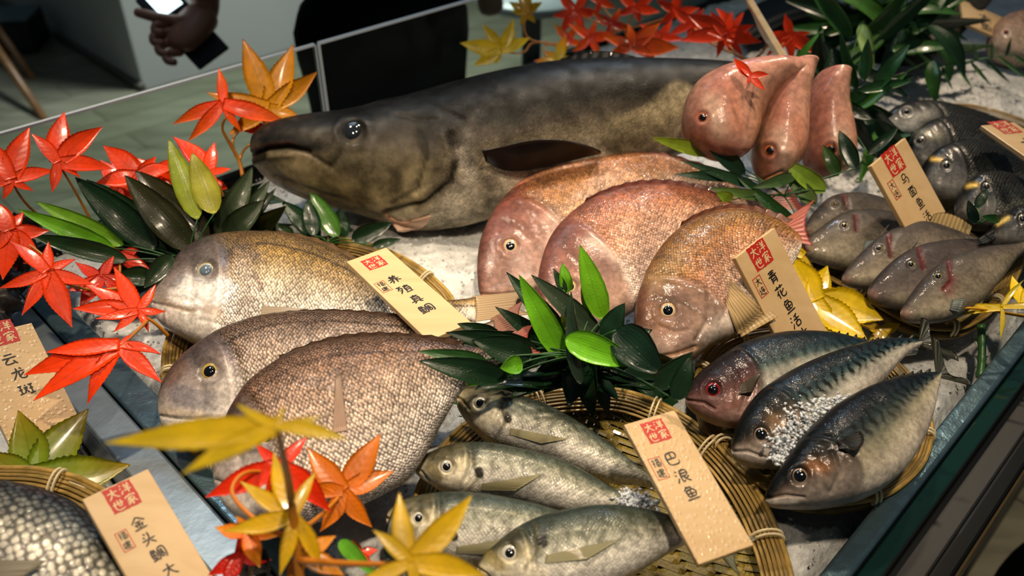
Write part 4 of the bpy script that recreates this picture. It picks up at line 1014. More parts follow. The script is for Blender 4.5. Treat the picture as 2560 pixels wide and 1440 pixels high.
# ---------------------------------------------------------------- the large scaled bream in the near left tray
GL = fish('gilthead_bream', 'large coarse scaled silver bream in the near left tray beside the fifth card', 'fish', None,
    [(-420, 1420), (-400, 1330), (-300, 1250), (-180, 1215), (-60, 1204), (40, 1210), (120, 1226), (190, 1254), (245, 1302), (295, 1372), (330, 1450), (360, 1520)],
    [(-420, 1420), (-400, 1500), (-330, 1590), (-200, 1650), (-60, 1670), (60, 1660), (180, 1625), (280, 1580), (370, 1550)],
    .092, 10, -10, .034, PROF, base=[(1, '181c20'), (.8, '363c40'), (.6, '7a7a70'), (.35, 'b4af9c'), (0, 'd6d0c0'), (-1, 'd8d4ca')], head=GH, th=(.3, 0, .05), eye=(-300, 1400, 24, 'gilt'), mat='giltbig', N=200, MS=100, zpx=(60, 1400),
    lat=([(.3, .5), (.6, .5), (1, .1)], .0018, '4a4c4c', .6))
fin(GL, 'pectoral_fin', [(-120, 1400), (-110, 1450)], [(115, 1402), (60, 1440)], '6c6658', '8a8270', rays=9, lift1=.008)
# ---------------------------------------------------------------- bamboo baskets
def bamboo_mat(name, c0, c1, scale=30):
    m, nt, b = mat_new(name)
    uv = nd(nt, 'ShaderNodeUVMap', uv_map='UVMap'); mp = nd(nt, 'ShaderNodeMapping')
    nt.links.new(uv.outputs[0], mp.inputs['Vector']); mp.inputs['Scale'].default_value = (3, scale, 1)
    f = noise(nt, 1.0, 4, mp.outputs[0], .6); f2 = noise(nt, 40.0, 3)
    vc = nd(nt, 'ShaderNodeVertexColor', layer_name='Col')
    c = mixc(nt, ramp(nt, f, .35, .7), c0, c1)
    c = mixc(nt, ramp(nt, f2, .45, .75, 0, .6), c, np.asarray(c0) * .55)
    c = mixc(nt, 1.0, c, vc.outputs[0], 'MULTIPLY')
    nt.links.new(c, b.inputs['Base Color'])
    b.inputs['Roughness'].default_value = .38; b.inputs['Coat Weight'].default_value = .08; b.inputs['Specular IOR Level'].default_value = .25
    bump(nt, b, f, .4, .0008)
    return m
M['bamboo'] = bamboo_mat('bamboo_strip', hexc('7a6430'), hexc('a8884a'))
M['bamboogreen'] = bamboo_mat('bamboo_weave', hexc('73662a'), hexc('a08c44'))
M['tie'] = simple('pale_tie', hexc('d8c8a0'), .45, 0, 60, .15)

def basket(name, label, rim, zr, depth, ties, width=.020, strands=7, flatfloor=True, cell=.0075, weave_ang=20, tint=1.0, hz=None):
    """rim: closed traced outline (pixels) at height zr; the floor of woven strips hangs `depth` below it"""
    W = np.array([P(x, y, zr if hz is None else hz(x, y)) for x, y in rim])
    Wc = np.concatenate([W[-2:], W, W[:3]])
    full = curve(Wc, 40 * len(Wc))
    # keep one lap
    i0 = np.argmin(np.linalg.norm(full[:80 * 2] - W[0], axis=1)); 
    i1 = len(full) // 2 + np.argmin(np.linalg.norm(full[len(full) // 2:] - W[0], axis=1))
    loop = curve(full[i0:i1][::6], 241)[:-1]
    c = loop.mean(0)
    root = thing(name, label, 'basket', (c[0], c[1], loop[:, 2].min() - depth), 'bamboo baskets')
    inw = c - loop; inw[:, 2] = 0; inw /= np.linalg.norm(inw, axis=1)[:, None]
    b = MB()
    for k in range(strands):
        q = k / (strands - 1)
        p = loop + inw * (width * q) ; p[:, 2] += .002 * math.sin(q * 3.14) - .008 * q
        sh = (1.3, .82, 1.0, .86, 1.02, .80, 1.05)[k % 7] * tint
        b.tube(p, width / strands * (.60 if k else .85), 8, np.array([1, 1, 1.0 if k else .92]) * sh, True, flat=.55 if k else .9)
    lo = loop.copy(); lo[:, 2] -= .012
    for k in range(2):
        p = loop + inw * (.004 + .006 * k); p[:, 2] -= .012 + .006 * k
        b.tube(p, .004, 6, np.array([.7, .68, .6]) * tint, True)
    b.build('rim', M['bamboo'], root)
    for tx, ty in ties:
        tp = P(tx, ty, zr if hz is None else hz(tx, ty))
        j = int(np.argmin(np.linalg.norm(loop - tp, axis=1)))
        d = nrm(loop[(j + 1) % 240] - loop[j - 1])
        mb = MB()
        for e in (-.0024, .0024):
            o = loop[j] + d * e + inw[j] * width / 2 + np.array([0, 0, -.005])
            w = inw[j]; u = np.array([0, 0, 1.0])
            ring = [o + w * (width * .60 * math.cos(a)) + u * (.0105 * math.sin(a) - .005 * math.cos(a)) for a in np.linspace(0, 2 * math.pi, 20, endpoint=False)]
            mb.tube(ring, .0019, 6, None, True, up=d, flat=.6)
        mb.build('tie', M['tie'], root)
    # woven floor
    wa = math.radians(weave_ang)
    da = np.array([math.cos(wa), math.sin(wa), 0]); db = np.array([-math.sin(wa), math.cos(wa), 0])
    ang = np.arctan2(loop[:, 1] - c[1], loop[:, 0] - c[0]); rad = np.linalg.norm((loop - c)[:, :2], axis=1)
    o = np.argsort(ang); ang, rad, lz = ang[o], rad[o], loop[o, 2]
    ang = np.concatenate([ang - 2 * math.pi, ang, ang + 2 * math.pi]); rad = np.tile(rad, 3); lz = np.tile(lz, 3)
    def fl(p):
        r = math.hypot(p[0] - c[0], p[1] - c[1]); a = math.atan2(p[1] - c[1], p[0] - c[0])
        q = r / np.interp(a, ang, rad)
        return q, np.interp(a, ang, lz) * q * q + c[2] * (1 - q * q) - depth * (1 - min(q, 1) ** 5) - .010
    R = int(rad.max() / cell) + 2
    b = MB(); rr = np.random.default_rng(5)
    for dirn in (0, 1):
        u, v = (da, db) if dirn == 0 else (db, da)
        for i in range(-R, R + 1):
            shade = rr.uniform(.7, 1.2) * tint; row = []
            hue = np.array([1, rr.uniform(.92, 1.02), rr.uniform(.75, 1.0)])
            for j in range(-2 * R, 2 * R + 1):
                p = c + v * (i * cell) + u * ((j + .5) * cell / 2)
                q, z = fl(p)
                if q > .97:
                    if len(row) > 1: emit(b, row, v, cell, shade * hue)
                    row = []; continue
                jj = math.floor((j + .5) / 2)
                s = (i + jj if dirn == 0 else jj + i) % 4
                up = (s < 3) if dirn == 0 else (s >= 3)
                row.append(np.array([p[0], p[1], z + (.0013 if up else -.0013)]))
            if len(row) > 1: emit(b, row, v, cell, shade * hue)
    b.build('woven_floor', M['bamboogreen'], root, False)
    return root

def emit(b, row, v, cell, col):
    n = len(row); V = []; U = []
    for k, p in enumerate(row):
        V += [p - v * cell * .47, p + np.array([0, 0, .0006]), p + v * cell * .47]; U += [(0, k * .1), (.5, k * .1), (1, k * .1)]
    b.add(V, gridfaces(n, 3), np.asarray(col), np.array(U))

basket('bamboo_basket', 'round bamboo basket under the three sea breams at the left',
       RIMS['left'][0], RIMS['left'][1], .022,
       [(415, 935), (825, 600), (1075, 688), (525, 1165), (1000, 1100)])
basket('bamboo_basket', 'round bamboo basket of open twill weave under the four scads',
       RIMS['open'][0], RIMS['open'][1], .026,
       [(1350, 990), (1640, 1010), (1790, 1105), (1950, 1345), (1045, 1290)], width=.022, cell=.0078, weave_ang=-28)
basket('bamboo_basket', 'round bamboo basket under the three mackerels at the right front',
       RIMS['mack'][0], RIMS['mack'][1], .022,
       [(1745, 915), (1853, 832), (2318, 1085), (2190, 1240), (1795, 1110)], width=.018, tint=.85)
basket('bamboo_basket', 'boat shaped bamboo basket with a straight front edge under the five filefish',
       RIMS['boat'][0], RIMS['boat'][1], .020,
       [(2150, 745), (2495, 752), (2390, 826)], width=.016, tint=.9)
basket('bamboo_basket', 'bamboo basket under the dark gilthead breams at the upper right',
       RIMS['gilt'][0], RIMS['gilt'][1], .018,
       [(2212, 380)], width=.016)
basket('bamboo_basket', 'bamboo basket under the big scaled bream in the near left tray',
       RIMS['near'][0], RIMS['near'][1], .022,
       [(155, 1190), (-120, 1178)], width=.022)

# ---------------------------------------------------------------- wooden name cards with brush writing
GLY = {
 '养': '35,8 42,18|65,6 57,18|22,24 78,22|28,36 72,34|10,50 90,47|50,22 45,50 28,68 8,80|56,48 72,64 94,76|40,64 36,82 26,96|62,62 62,96',
 '殖': '6,14 42,12|24,14 16,36 6,52|16,34 38,32 30,60 8,90|18,50 28,62|50,20 92,17|70,6 68,28|56,32 56,82|56,32 84,30 84,82|56,48 84,47|56,64 84,63|46,90 97,87',
 '真': '24,18 76,15|50,4 48,26|32,28 32,72|32,28 68,27 68,72|32,42 68,41|32,56 68,55|8,74 92,72|38,80 22,95|60,80 80,94',
 '鲷': '20,6 8,28|18,16 36,15 28,30|10,32 12,70|10,32 42,30 40,70|12,50 40,49|26,31 26,70|12,70 40,69|4,84 46,80|56,14 56,60 46,92|56,14 92,12 92,88 84,84|64,32 84,31|74,22 74,46|62,47 86,46|66,58 67,78|66,58 82,57 81,76|67,76 81,75',
 '福': '22,6 28,14|8,26 38,24 10,56|24,42 24,94|28,48 38,56|48,12 92,10|56,22 58,40|56,22 84,21 82,40|58,39 82,38|50,50 52,92|50,50 90,48 88,92|52,70 88,69|70,50 70,90|52,90 88,89',
 '建': '36,14 78,12 76,40|26,27 92,25|36,40 78,39|34,54 82,52|28,68 90,66|56,4 56,84|10,22 26,20 12,46 26,48 6,84|8,62 28,82 94,90',
 '青': '20,14 80,12|26,27 74,25|10,42 90,39|50,4 50,40|30,50 30,96|30,50 70,49 70,94 62,90|30,64 70,63|30,78 70,77',
 '花': '8,22 92,19|34,8 36,32|66,6 62,32|34,40 10,68|26,56 26,96|84,44 54,66|52,38 52,84 60,92 88,90 92,74',
 '鱼': '38,4 14,32|34,16 64,14 52,32|22,36 26,74|22,36 78,34 74,74|26,55 74,54|50,36 50,74|26,74 74,73|6,92 94,89',
 '活': '16,10 26,20|8,36 18,44|8,92 26,60|82,8 46,20|36,40 96,37|66,18 66,60|46,62 49,94|46,62 86,60 83,92|49,90 83,89',
 '大': '10,38 90,34|50,6 46,46 10,94|50,40 68,72 94,92',
 '连': '42,16 88,14|60,4 46,38 86,36|36,56 94,53|68,26 68,80|14,12 22,22|6,40 22,38 14,72|4,88 22,74 50,90 96,92',
 '巴': '20,14 80,12 78,50|22,50 78,48|50,13 50,49|20,14 20,80 30,90 86,88 90,66',
 '浪': '16,10 26,20|8,36 18,44|8,92 26,60|62,4 68,12|44,18 84,16 82,52|46,34 82,33|46,52 82,51|46,18 46,88 62,78|92,58 74,70|58,54 74,78 96,94',
 '云': '24,18 76,15|6,44 94,40|46,44 18,84 80,80|66,64 86,94',
 '龙': '10,36 90,32|44,6 42,40 10,92|56,36 56,80 64,88 90,86 94,70|84,46 48,76|66,8 78,20',
 '斑': '6,18 32,16|8,46 30,44|4,78 34,72|20,17 20,76|48,14 54,22|38,34 64,31|58,34 36,76|42,42 64,74|68,18 96,16|70,46 94,44|66,82 98,79|82,17 82,80',
 '金': '50,4 8,46|52,8 94,44|30,42 70,40|20,60 80,58|50,42 50,90|30,66 38,80|70,64 62,80|8,92 92,89',
 '头': '30,10 42,22|20,32 32,42|8,58 92,54|56,6 52,56 12,94|58,66 86,92',
 '马': '24,14 72,12 66,46|32,14 26,48 86,45 80,90 66,84|8,68 66,65',
 '面': '8,12 92,10|48,12 42,28|16,30 18,92|16,30 86,28 84,92|38,30 38,80|64,29 64,80|38,46 64,45|38,62 64,61|18,82 84,80',
 '洋': '16,10 26,20|8,36 18,44|8,92 26,60|48,8 56,18|84,6 74,20|42,28 92,26|46,46 88,44|36,66 96,63|68,28 68,96',
 '世': '6,40 94,36|28,14 28,88 90,86|50,8 50,62|74,10 74,62|50,62 74,61',
 '家': '50,2 54,10|14,18 10,32|14,18 88,16 80,28|28,34 74,32|50,34 18,56|38,46 56,70 50,96 42,90|46,58 14,74|50,70 12,92|80,44 60,58|58,52 92,84'}
M['cardwood'] = wood_mat('pale_cedar_card', hexc('c9a878'), hexc('d8ba8c'), 3.0, 0.38)
def wet_card():
    m = M['cardwood'].copy(); m.name = 'wet_cedar_card'
    nt = m.node_tree; b = nt.nodes['Principled BSDF']
    g = nd(nt, 'ShaderNodeTexCoord'); vo = nd(nt, 'ShaderNodeTexVoronoi'); vo.inputs['Scale'].default_value = 210
    nt.links.new(g.outputs['Object'], vo.inputs['Vector'])
    bump(nt, b, ramp(nt, vo.outputs['Distance'], .22, .42, 1.0, 0.0), .4, .0010, coat=True)
    b.inputs['Coat Weight'].default_value = .6; b.inputs['Coat Roughness'].default_value = .06
    return m
M['cardwet'] = wet_card()
M['ink'] = simple('black_ink', hexc('14110f'), .5)
M['seal'] = simple('red_seal_ink', hexc('b8261c'), .5)
M['sealcream'] = simple('seal_cream', hexc('d8ba8c'), .5)

def card(label, quad, zs, seal=(.48, .11, .42), chars=(), cu=.5, csz=.30, stamp=None, th=.006, L=None):
    """quad: traced corners TL,TR,BR,BL with heights zs; writing laid out in card coordinates"""
    w = np.array([P(x, y, z) for (x, y), z in zip(quad, zs)])
    o = (w[0] + w[1]) / 2
    down = nrm((w[2] + w[3]) / 2 - o)
    right = (w[1] - w[0]) + (w[2] - w[3]); right -= down * (right @ down); right = nrm(right)
    Wd = (np.linalg.norm(w[1] - w[0]) + np.linalg.norm(w[2] - w[3])) / 2
    Ln = np.linalg.norm((w[2] + w[3]) / 2 - o) if L is None else L
    nn = np.cross(down, right)
    if nn[2] < 0: nn = -nn
    root = thing('wooden_name_card', label, 'sign', o + down * Ln, 'wooden name cards')
    def uvp(px, py):
        q = onp(px, py, o, nn) - o
        return (q @ right) / Wd + .5, (q @ down) / Wd
    def at(u, v, h=0.0): return o + right * ((u - .5) * Wd) + down * (v * Wd) + nn * h
    b = MB(); b.box(o + down * Ln / 2 - nn * th / 2, right * Wd / 2, down * Ln / 2, nn * th / 2)
    bd = b.build('board', M['cardwet' if ' wet ' in label or 'fourth' in label else 'cardwood'], root, False)
    md = bd.modifiers.new('bevel', 'BEVEL'); md.width = .0008; md.segments = 2
    def write(mb, ch, u, v, size, wgt, h):
        for st in GLY[ch].split('|'):
            pts = [tuple(map(float, q.split(','))) for q in st.split()]
            pts = curve(pts, 12) if len(pts) > 2 else curve(pts, 6)
            n = len(pts)
            wd = wgt * (np.interp(np.linspace(0, 1, n), [0, .12, .5, .85, 1], [.75, 1.15, .8, 1.0, .35]))
            L_ = []; 
            for i in range(n):
                d = nrm(np.append(pts[min(i + 1, n - 1)] - pts[max(i - 1, 0)], 0))[:2]; q = np.array([-d[1], d[0]])
                for sgn in (1, -1):
                    e = (pts[i] + q * wd[i] * sgn - 50) / 100 * size
                    L_.append(at(u + e[0], v + e[1], h + .00004 * i / n))
            mb.add(L_, [(2 * i, 2 * i + 1, 2 * i + 3, 2 * i + 2) for i in range(n - 1)])
    if chars:
        mb = MB()
        for ch, cx, cy in chars: write(mb, ch, *uvp(cx, cy), csz, 5.4, .0002)
        mb.build('brush_writing', M['ink'], root, False)
    if seal:
        u, v = uvp(*seal[:2]); s = seal[2]
        mb = MB()
        k = 40; e = []
        r = np.random.default_rng(2)
        for i in range(k):                                            # worn, slightly ragged square
            q = i / k * 4; a = q % 1; j = r.uniform(-.02, .02)
            x, y = [(a, 0), (1, a), (1 - a, 1), (0, 1 - a)][int(q)]
            e.append(at(u + (x - .5 + j) * s, v + (y - .5 + j) * s, .0002))
        mb.add(e, [tuple(range(k))])
        sl = mb.build('red_seal', M['seal'], root, False)
        mb = MB()
        for ch, du, dv in (('大', -.23, -.22), ('洋', .22, -.24), ('世', -.22, .23), ('家', .23, .22)):
            write(mb, ch, u + du * s, v + dv * s, s * .44, 6.0, .0004)
        mb.build('seal_lettering', M['sealcream'], sl, False)
    if stamp:
        chs = stamp[0]; u, v = uvp(*stamp[1:3]); s = stamp[3]
        mb = MB()
        hw, hh = s * .62, s * 1.15
        t_ = .012
        for (u0, v0, u1, v1) in ((u - hw, v - hh, u + hw, v - hh + t_), (u - hw, v + hh - t_, u + hw, v + hh), (u - hw, v - hh, u - hw + t_, v + hh), (u + hw - t_, v - hh, u + hw, v + hh)):
            mb.add([at(u0, v0, .0002), at(u1, v0, .0002), at(u1, v1, .0002), at(u0, v1, .0002)], [(0, 1, 2, 3)])
        fr = mb.build('stamp_frame', M['seal'], root, False)
        mb = MB()
        write(mb, chs[0], u, v - s * .55, s * .95, 5, .0002); write(mb, chs[1], u, v + s * .55, s * .95, 5, .0002)
        mb.build('stamp_writing', M['ink'], fr, False)
    return root

card('first wooden card, lying across the left sea breams, four brushed characters', [(868, 655), (963, 617), (1185, 812), (1065, 845)], (.128, .128, .130, .130), (936, 657, .46), [('养', 984, 698), ('殖', 1011, 723), ('真', 1040, 747), ('鲷', 1066, 772)], .5, .33, ('福建', 958, 717, .19))
card('second wooden card, leaning between the pink snapper and the rear mackerel', [(1836, 632), (1938, 582), (2079, 847), (1967, 895)], (.150, .150, .045, .045), (1900, 637, .42), [('青', 1932, 692), ('花', 1951, 728), ('鱼', 1972, 764), ('活', 1989, 802), ('大', 2010, 833)], .52, .24, ('大连', 1901, 716, .15))
card('third wooden card, wet with drops in front of the scad tails', [(1558, 1062), (1688, 1024), (1884, 1364), (1748, 1410)], (.125, .125, .095, .095), (1640, 1078, .42), [('巴', 1679, 1147), ('浪', 1705, 1190), ('鱼', 1728, 1232)], .60, .27, ('福建', 1647, 1171, .18))
card('fourth wooden card at the left frame edge under the big red maple leaf', [(-75, 877), (55, 781), (185, 1028), (40, 1135)], (.115, .115, .055, .055), (2, 833, .42), [('云', 24, 898), ('龙', 46, 934), ('斑', 66, 974)], .60, .23, None)
card('fifth wooden card at the bottom left, leaning on the big scaled bream', [(229, 1272), (347, 1150), (559, 1486), (411, 1608)], (.135, .135, .080, .080), (305, 1242, .42), [('金', 346, 1308), ('头', 371, 1346), ('鲷', 396, 1385), ('大', 424, 1424)], .62, .23, ('福建', 313, 1352, .14))
card('sixth wooden card, standing behind the rear filefish', [(2172, 402), (2269, 356), (2372, 545), (2276, 590)], (.175, .175, .095, .095), (2234, 403, .40), [('马', 2262, 448), ('面', 2281, 479), ('鱼', 2300, 507), ('活', 2318, 540)], .58, .19, ('大连', 2236, 474, .13))
card('seventh wooden card, cut by the right frame edge above the gilthead breams', [(2480, 322), (2508, 297), (2640, 372), (2600, 420)], (.16, .16, .15, .15), (2513, 318, .55), [('大', 2575, 358)], .55, .5, None)
card('blurred wooden card at the top right corner beside the pale fish', [(2432, 40), (2490, 8), (2500, 72), (2445, 98)], (.12, .12, .10, .10), None, [('大', 2462, 45), ('鱼', 2466, 68)], .5, .3, None)
# card seen edge-on among the red leaves
def edge_card():
    a = Q(1903, 72, 1.42); b_ = Q(1990, 222, 1.27)
    d = nrm(b_ - a); L = np.linalg.norm(b_ - a)
    v = nrm((a + b_) / 2 - CAMP)
    side = nrm(np.cross(d, v)); w = nrm(np.cross(d, side) * .98 + side * .12)
    nn = np.cross(d, w)
    r = thing('wooden_name_card', 'wooden card seen edge-on, stuck upright beside the red maple leaves', 'sign', b_, 'wooden name cards')
    mb = MB(); mb.box((a + b_) / 2 + w * .03, d * L / 2, w * .03, nn * .0045)
    o = mb.build('board', M['cardwood'], r, False); md = o.modifiers.new('bevel', 'BEVEL'); md.width = .0008; md.segments = 2
edge_card()

# ---------------------------------------------------------------- crushed ice heaped on the fish
m_ = simple('fresh_ice', hexc('d4dade'), .25, 0, 200, .15, .0008, coat=.4)
M['ice_fresh'] = m_
def heap(label, line, w, n, seed):
    """crushed ice chips piled along a line of (pixel x, pixel y, height)"""
    r = np.random.default_rng(seed)
    q = curve(np.array([P(x, y, z) for x, y, z in line]), 60)
    oc = np.array([(1, 0, 0), (-1, 0, 0), (0, 1, 0), (0, -1, 0), (0, 0, 1), (0, 0, -1.0)])
    of = [(0, 2, 4), (2, 1, 4), (1, 3, 4), (3, 0, 4), (2, 0, 5), (1, 2, 5), (3, 1, 5), (0, 3, 5)]
    b = MB()
    for k in range(n):
        t = r.random(); c = q[int(t * 59)] + r.normal(size=3) * [w, w, w * .35] * (0.4 + .6 * math.sin(math.pi * t))
        R = np.linalg.qr(r.normal(size=(3, 3)))[0]
        b.add(c + (oc * r.uniform(.5, 1.4, (6, 3)) * [1, .8, .5] * r.uniform(.0010, .0034)) @ R, of)
    return tag(b.build('crushed_ice', M['ice_fresh'], None, True), label, 'ice', None, 'stuff')
heap('crushed ice heaped between the middle and front mackerels', [(1950, 1150, .080), (1965, 1100, .088), (2000, 1050, .096), (2050, 1015, .100), (2110, 990, .098)], .010, 1100, 3)
heap('crushed ice on the tail of the second scad', [(1565, 1240, .062), (1590, 1255, .064), (1615, 1265, .060)], .007, 300, 4)
# ---------------------------------------------------------------- artificial maple branches and bamboo sprigs
def leaf_mat(name, rough, tl, vein, drops=0.0):
    m, nt, b = mat_new(name)
    out = nt.nodes['Material Output']
    vc = nd(nt, 'ShaderNodeVertexColor', layer_name='Col')
    uv = nd(nt, 'ShaderNodeUVMap', uv_map='UVMap')
    sx = nd(nt, 'ShaderNodeSeparateXYZ'); nt.links.new(uv.outputs[0], sx.inputs[0])
    au = mathn(nt, 'ABSOLUTE', sx.outputs[0])
    if vein == 'maple':                                               # herringbone side veins
        w = mathn(nt, 'SINE', mathn(nt, 'MULTIPLY', mathn(nt, 'SUBTRACT', sx.outputs[1], mathn(nt, 'MULTIPLY', au, .14)), 50.0))
    else:                                                             # fine parallel ribs
        w = mathn(nt, 'SINE', mathn(nt, 'MULTIPLY', sx.outputs[0], 34.0))
    mid = ramp(nt, au, .0, .10, .8, 1.0)
    f = noise(nt, 35, 4)
    c = mixc(nt, 1.0, vc.outputs[0], ramp(nt, f, .3, .7, .82, 1.18), 'MULTIPLY')
    c = mixc(nt, 1.0, c, mid, 'MULTIPLY')
    nt.links.new(c, b.inputs['Base Color'])
    n2 = noise(nt, 90, 2)
    h = mathn(nt, 'ADD', mathn(nt, 'MULTIPLY', w, .1), mathn(nt, 'MULTIPLY', n2, .8))
    if drops:
        g = nd(nt, 'ShaderNodeTexCoord'); vo = nd(nt, 'ShaderNodeTexVoronoi'); vo.inputs['Scale'].default_value = 260
        nt.links.new(g.outputs['Object'], vo.inputs['Vector'])
        dr = ramp(nt, vo.outputs['Distance'], .10, .30, 1.0, 0.0)
        h = mathn(nt, 'ADD', h, mathn(nt, 'MULTIPLY', dr, drops))
    bump(nt, b, h, .4, .0008)
    b.inputs['Roughness'].default_value = rough; b.inputs['Coat Weight'].default_value = .25; b.inputs['Coat Roughness'].default_value = .12; b.inputs['Specular IOR Level'].default_value = .3
    t = nd(nt, 'ShaderNodeBsdfTranslucent'); nt.links.new(c, t.inputs[0])
    mx = nd(nt, 'ShaderNodeMixShader'); mx.inputs[0].default_value = tl
    nt.links.new(b.outputs[0], mx.inputs[1]); nt.links.new(t.outputs[0], mx.inputs[2]); nt.links.new(mx.outputs[0], out.inputs[0])
    return m
M['maple'] = leaf_mat('maple_leaf_plastic', .34, .22, 'maple')
M['bambooleaf'] = leaf_mat('bamboo_leaf_plastic', .30, .12, 'ribs', .6)
M['stem'] = simple('leaf_stem', (1, 1, 1), .45, attr=True)

RED, ORG_, AMB, YEL, OLV = 'fa4406', 'f07010', 'e09a14', 'e8c814', 'bcae16'
DK, BR, OL = '16301a', '66a81e', '8c9a28'
LS, LW = [0, .12, .3, .45, .6, .75, .88, 1], [.66, .78, 1.0, 1.02, .86, .56, .27, .02]

def maple(parent, c, tips, d, col=RED, tipcol=None, W=.20, droop=.12, face=.6, az=0.0, stemcol='c87a1c', seed=0, fold=.13):
    """one serrated star leaf; centre and lobe tips traced, lying around depth d"""
    C0 = Q(c[0], c[1], d)
    n = nrm(nrm(CAMP - C0) * face + np.array([.12 * math.sin(seed * 1.7) + az, .1 * math.cos(seed * 2.3), 1.0]) * (1 - face))
    r = np.random.default_rng(100 + seed)
    b = MB()
    kc, kt = hexc(col), hexc(tipcol or col)
    for ti, tp in enumerate(tips):
        flat = onp(tp[0], tp[1], C0, n)
        L = np.linalg.norm(flat - C0)
        dr = droop * L * r.uniform(.3, 1.5)
        tip = onp(tp[0], tp[1], C0 - n * dr, n)
        dv = tip - C0 + n * dr
        L = np.linalg.norm(dv)
        side = nrm(np.cross(n, dv))
        ns = 29; G = np.zeros((ns, 7, 3)); Cc = np.zeros((ns, 7, 3)); U = np.zeros((ns, 7, 2))
        tw = r.uniform(-.35, .35); bow = r.uniform(-.05, .05) * L
        w0 = W * L * r.uniform(.95, 1.12) * .88
        for i in range(ns):
            s = i / (ns - 1)
            w = w0 * np.interp(s, LS, LW)
            if 2 < i < ns - 1: w *= 1 + (.04 if i % 2 else -.04)
            p = C0 + dv * s - n * dr * s * s + side * bow * math.sin(math.pi * s)
            sd = side * math.cos(tw * s) + n * math.sin(tw * s)
            for j in range(7):
                x = (j - 3) / 3
                G[i, j] = p + sd * w * x + n * (fold * abs(x) * w * (.4 + .6 * s) - .004 * s * 0) + n * .0004 * ti
                k = min(1, max(0, (s - .15) / .85)) ** 1.3
                Cc[i, j] = kc * (1 - k) + kt * k
                U[i, j] = (x, s)
        N = gnormals(G)
        V, F = slab(G, N, .0007)
        b.add(V, F, np.concatenate([Cc.reshape(-1, 3)] * 2), np.concatenate([U.reshape(-1, 2)] * 2))
    o = b.build('leaf', M['maple'], parent)
    return C0, n

def twig(parent, pts, r0, r1, col='b8741a', name='stem'):
    w = np.array([Q(*p) for p in pts])
    q = curve(w, max(12, 6 * len(w)))
    V, F, U = tube(q, np.linspace(r0, r1, len(q)), 8)
    return obj(name, V, F, M['stem'], parent, True, np.tile(hexc(col), (len(V), 1)), U)

def branch(name, label, cat, px, d, group):
    return thing(name, label, cat, Q(px[0], px[1], d), group)

BPROF_S = [0, .04, .12, .28, .45, .65, .82, .93, 1]
BPROF_W = [.12, .45, .78, 1.0, .98, .78, .48, .22, .02]
def blade(parent, base, tip, wpx, db, dt, col=DK, bend=.06, roll=0.0, seed=0, tipcol=None):
    a, t = Q(base[0], base[1], db), Q(tip[0], tip[1], dt)
    ax = t - a; L = np.linalg.norm(ax); u = ax / L
    v = nrm(CAMP - (a + t) / 2)
    side = nrm(np.cross(u, v)); n = np.cross(side, u)
    if n @ v < 0: n = -n
    cr, sr = math.cos(roll), math.sin(roll)
    side, n = side * cr + n * sr, n * cr - side * sr
    w0 = wpx / 2 * (db + dt) / 2 / FPX
    ns, nj = 25, 7
    r = np.random.default_rng(500 + seed)
    tw = r.uniform(-.35, .35); wav = r.uniform(0, 6)
    G = np.zeros((ns, nj, 3)); Cc = np.zeros((ns, nj, 3)); U = np.zeros((ns, nj, 2))
    k0 = hexc(col) * r.uniform(.85, 1.15); k1 = hexc(tipcol) if tipcol else k0
    for i in range(ns):
        s = i / (ns - 1)
        w = w0 * np.interp(s, BPROF_S, BPROF_W)
        p = a + ax * s + n * bend * L * math.sin(math.pi * s)
        sd = side * math.cos(tw * (s - .3)) + n * math.sin(tw * (s - .3)); nn = np.cross(sd, u)
        if nn @ n < 0: nn = -nn
        for j in range(nj):
            x = (j - 3) / 3
            G[i, j] = p + sd * w * x + nn * w * (.22 * abs(x) + .05 * math.sin(s * 9 + wav + x))
            Cc[i, j] = k0 * (1 - s) + k1 * s
            U[i, j] = (x, s)
    V, F = slab(G, gnormals(G), .0006)
    obj('leaf', V, F, M['bambooleaf'], parent, True, np.concatenate([Cc.reshape(-1, 3)] * 2), np.concatenate([U.reshape(-1, 2)] * 2))
    return a

def sprig(label, node, dn, leaves, group='bamboo leaf sprigs', stemcol='1e4e1e', down=None):
    root = branch('bamboo_sprig', label, 'artificial leaves', node, dn, group)
    N0 = Q(node[0], node[1], dn)
    mb = MB()
    for k, lf in enumerate(leaves):
        base, tip, w, db, dt = lf[:5]
        col = lf[5] if len(lf) > 5 else DK
        o = lf[6] if len(lf) > 6 else {}
        a = blade(root, base, tip, w, db, dt, col, seed=k + int(node[0]), **o)
        m_ = (a + N0) / 2 + np.array([0, 0, .004])
        mb.tube(curve([N0, m_, a], 8), np.linspace(.0011, .0008, 8), 6, hexc(stemcol))
    if down is not None:
        mb.tube(curve([N0, (N0 + Q(*down)) / 2 + np.array([.004, 0, 0]), Q(*down)], 8), .0018, 8, hexc(stemcol))
    mb.build('stem', M['stem'], root)
    return root

def fill(root_leaves, n, x0, x1, y0, y1, node, d0, d1, wr, lr, cols, seed):
    r = np.random.default_rng(seed)
    for k in range(n):
        x, y = r.uniform(x0, x1), r.uniform(y0, y1)
        a = math.atan2(y - node[1], x - node[0]) + r.normal() * .45
        L = r.uniform(*lr)
        d = r.uniform(d0, d1)
        root_leaves.append(((x - math.cos(a) * L / 2, y - math.sin(a) * L / 2), (x + math.cos(a) * L / 2, y + math.sin(a) * L / 2), r.uniform(*wr), d, d - r.uniform(-.02, .03), cols[r.integers(len(cols))], dict(bend=r.uniform(-.02, .12), roll=r.uniform(-.9, .9))))
    return root_leaves

MG, BG = 'maple branches', 'bamboo leaf sprigs'
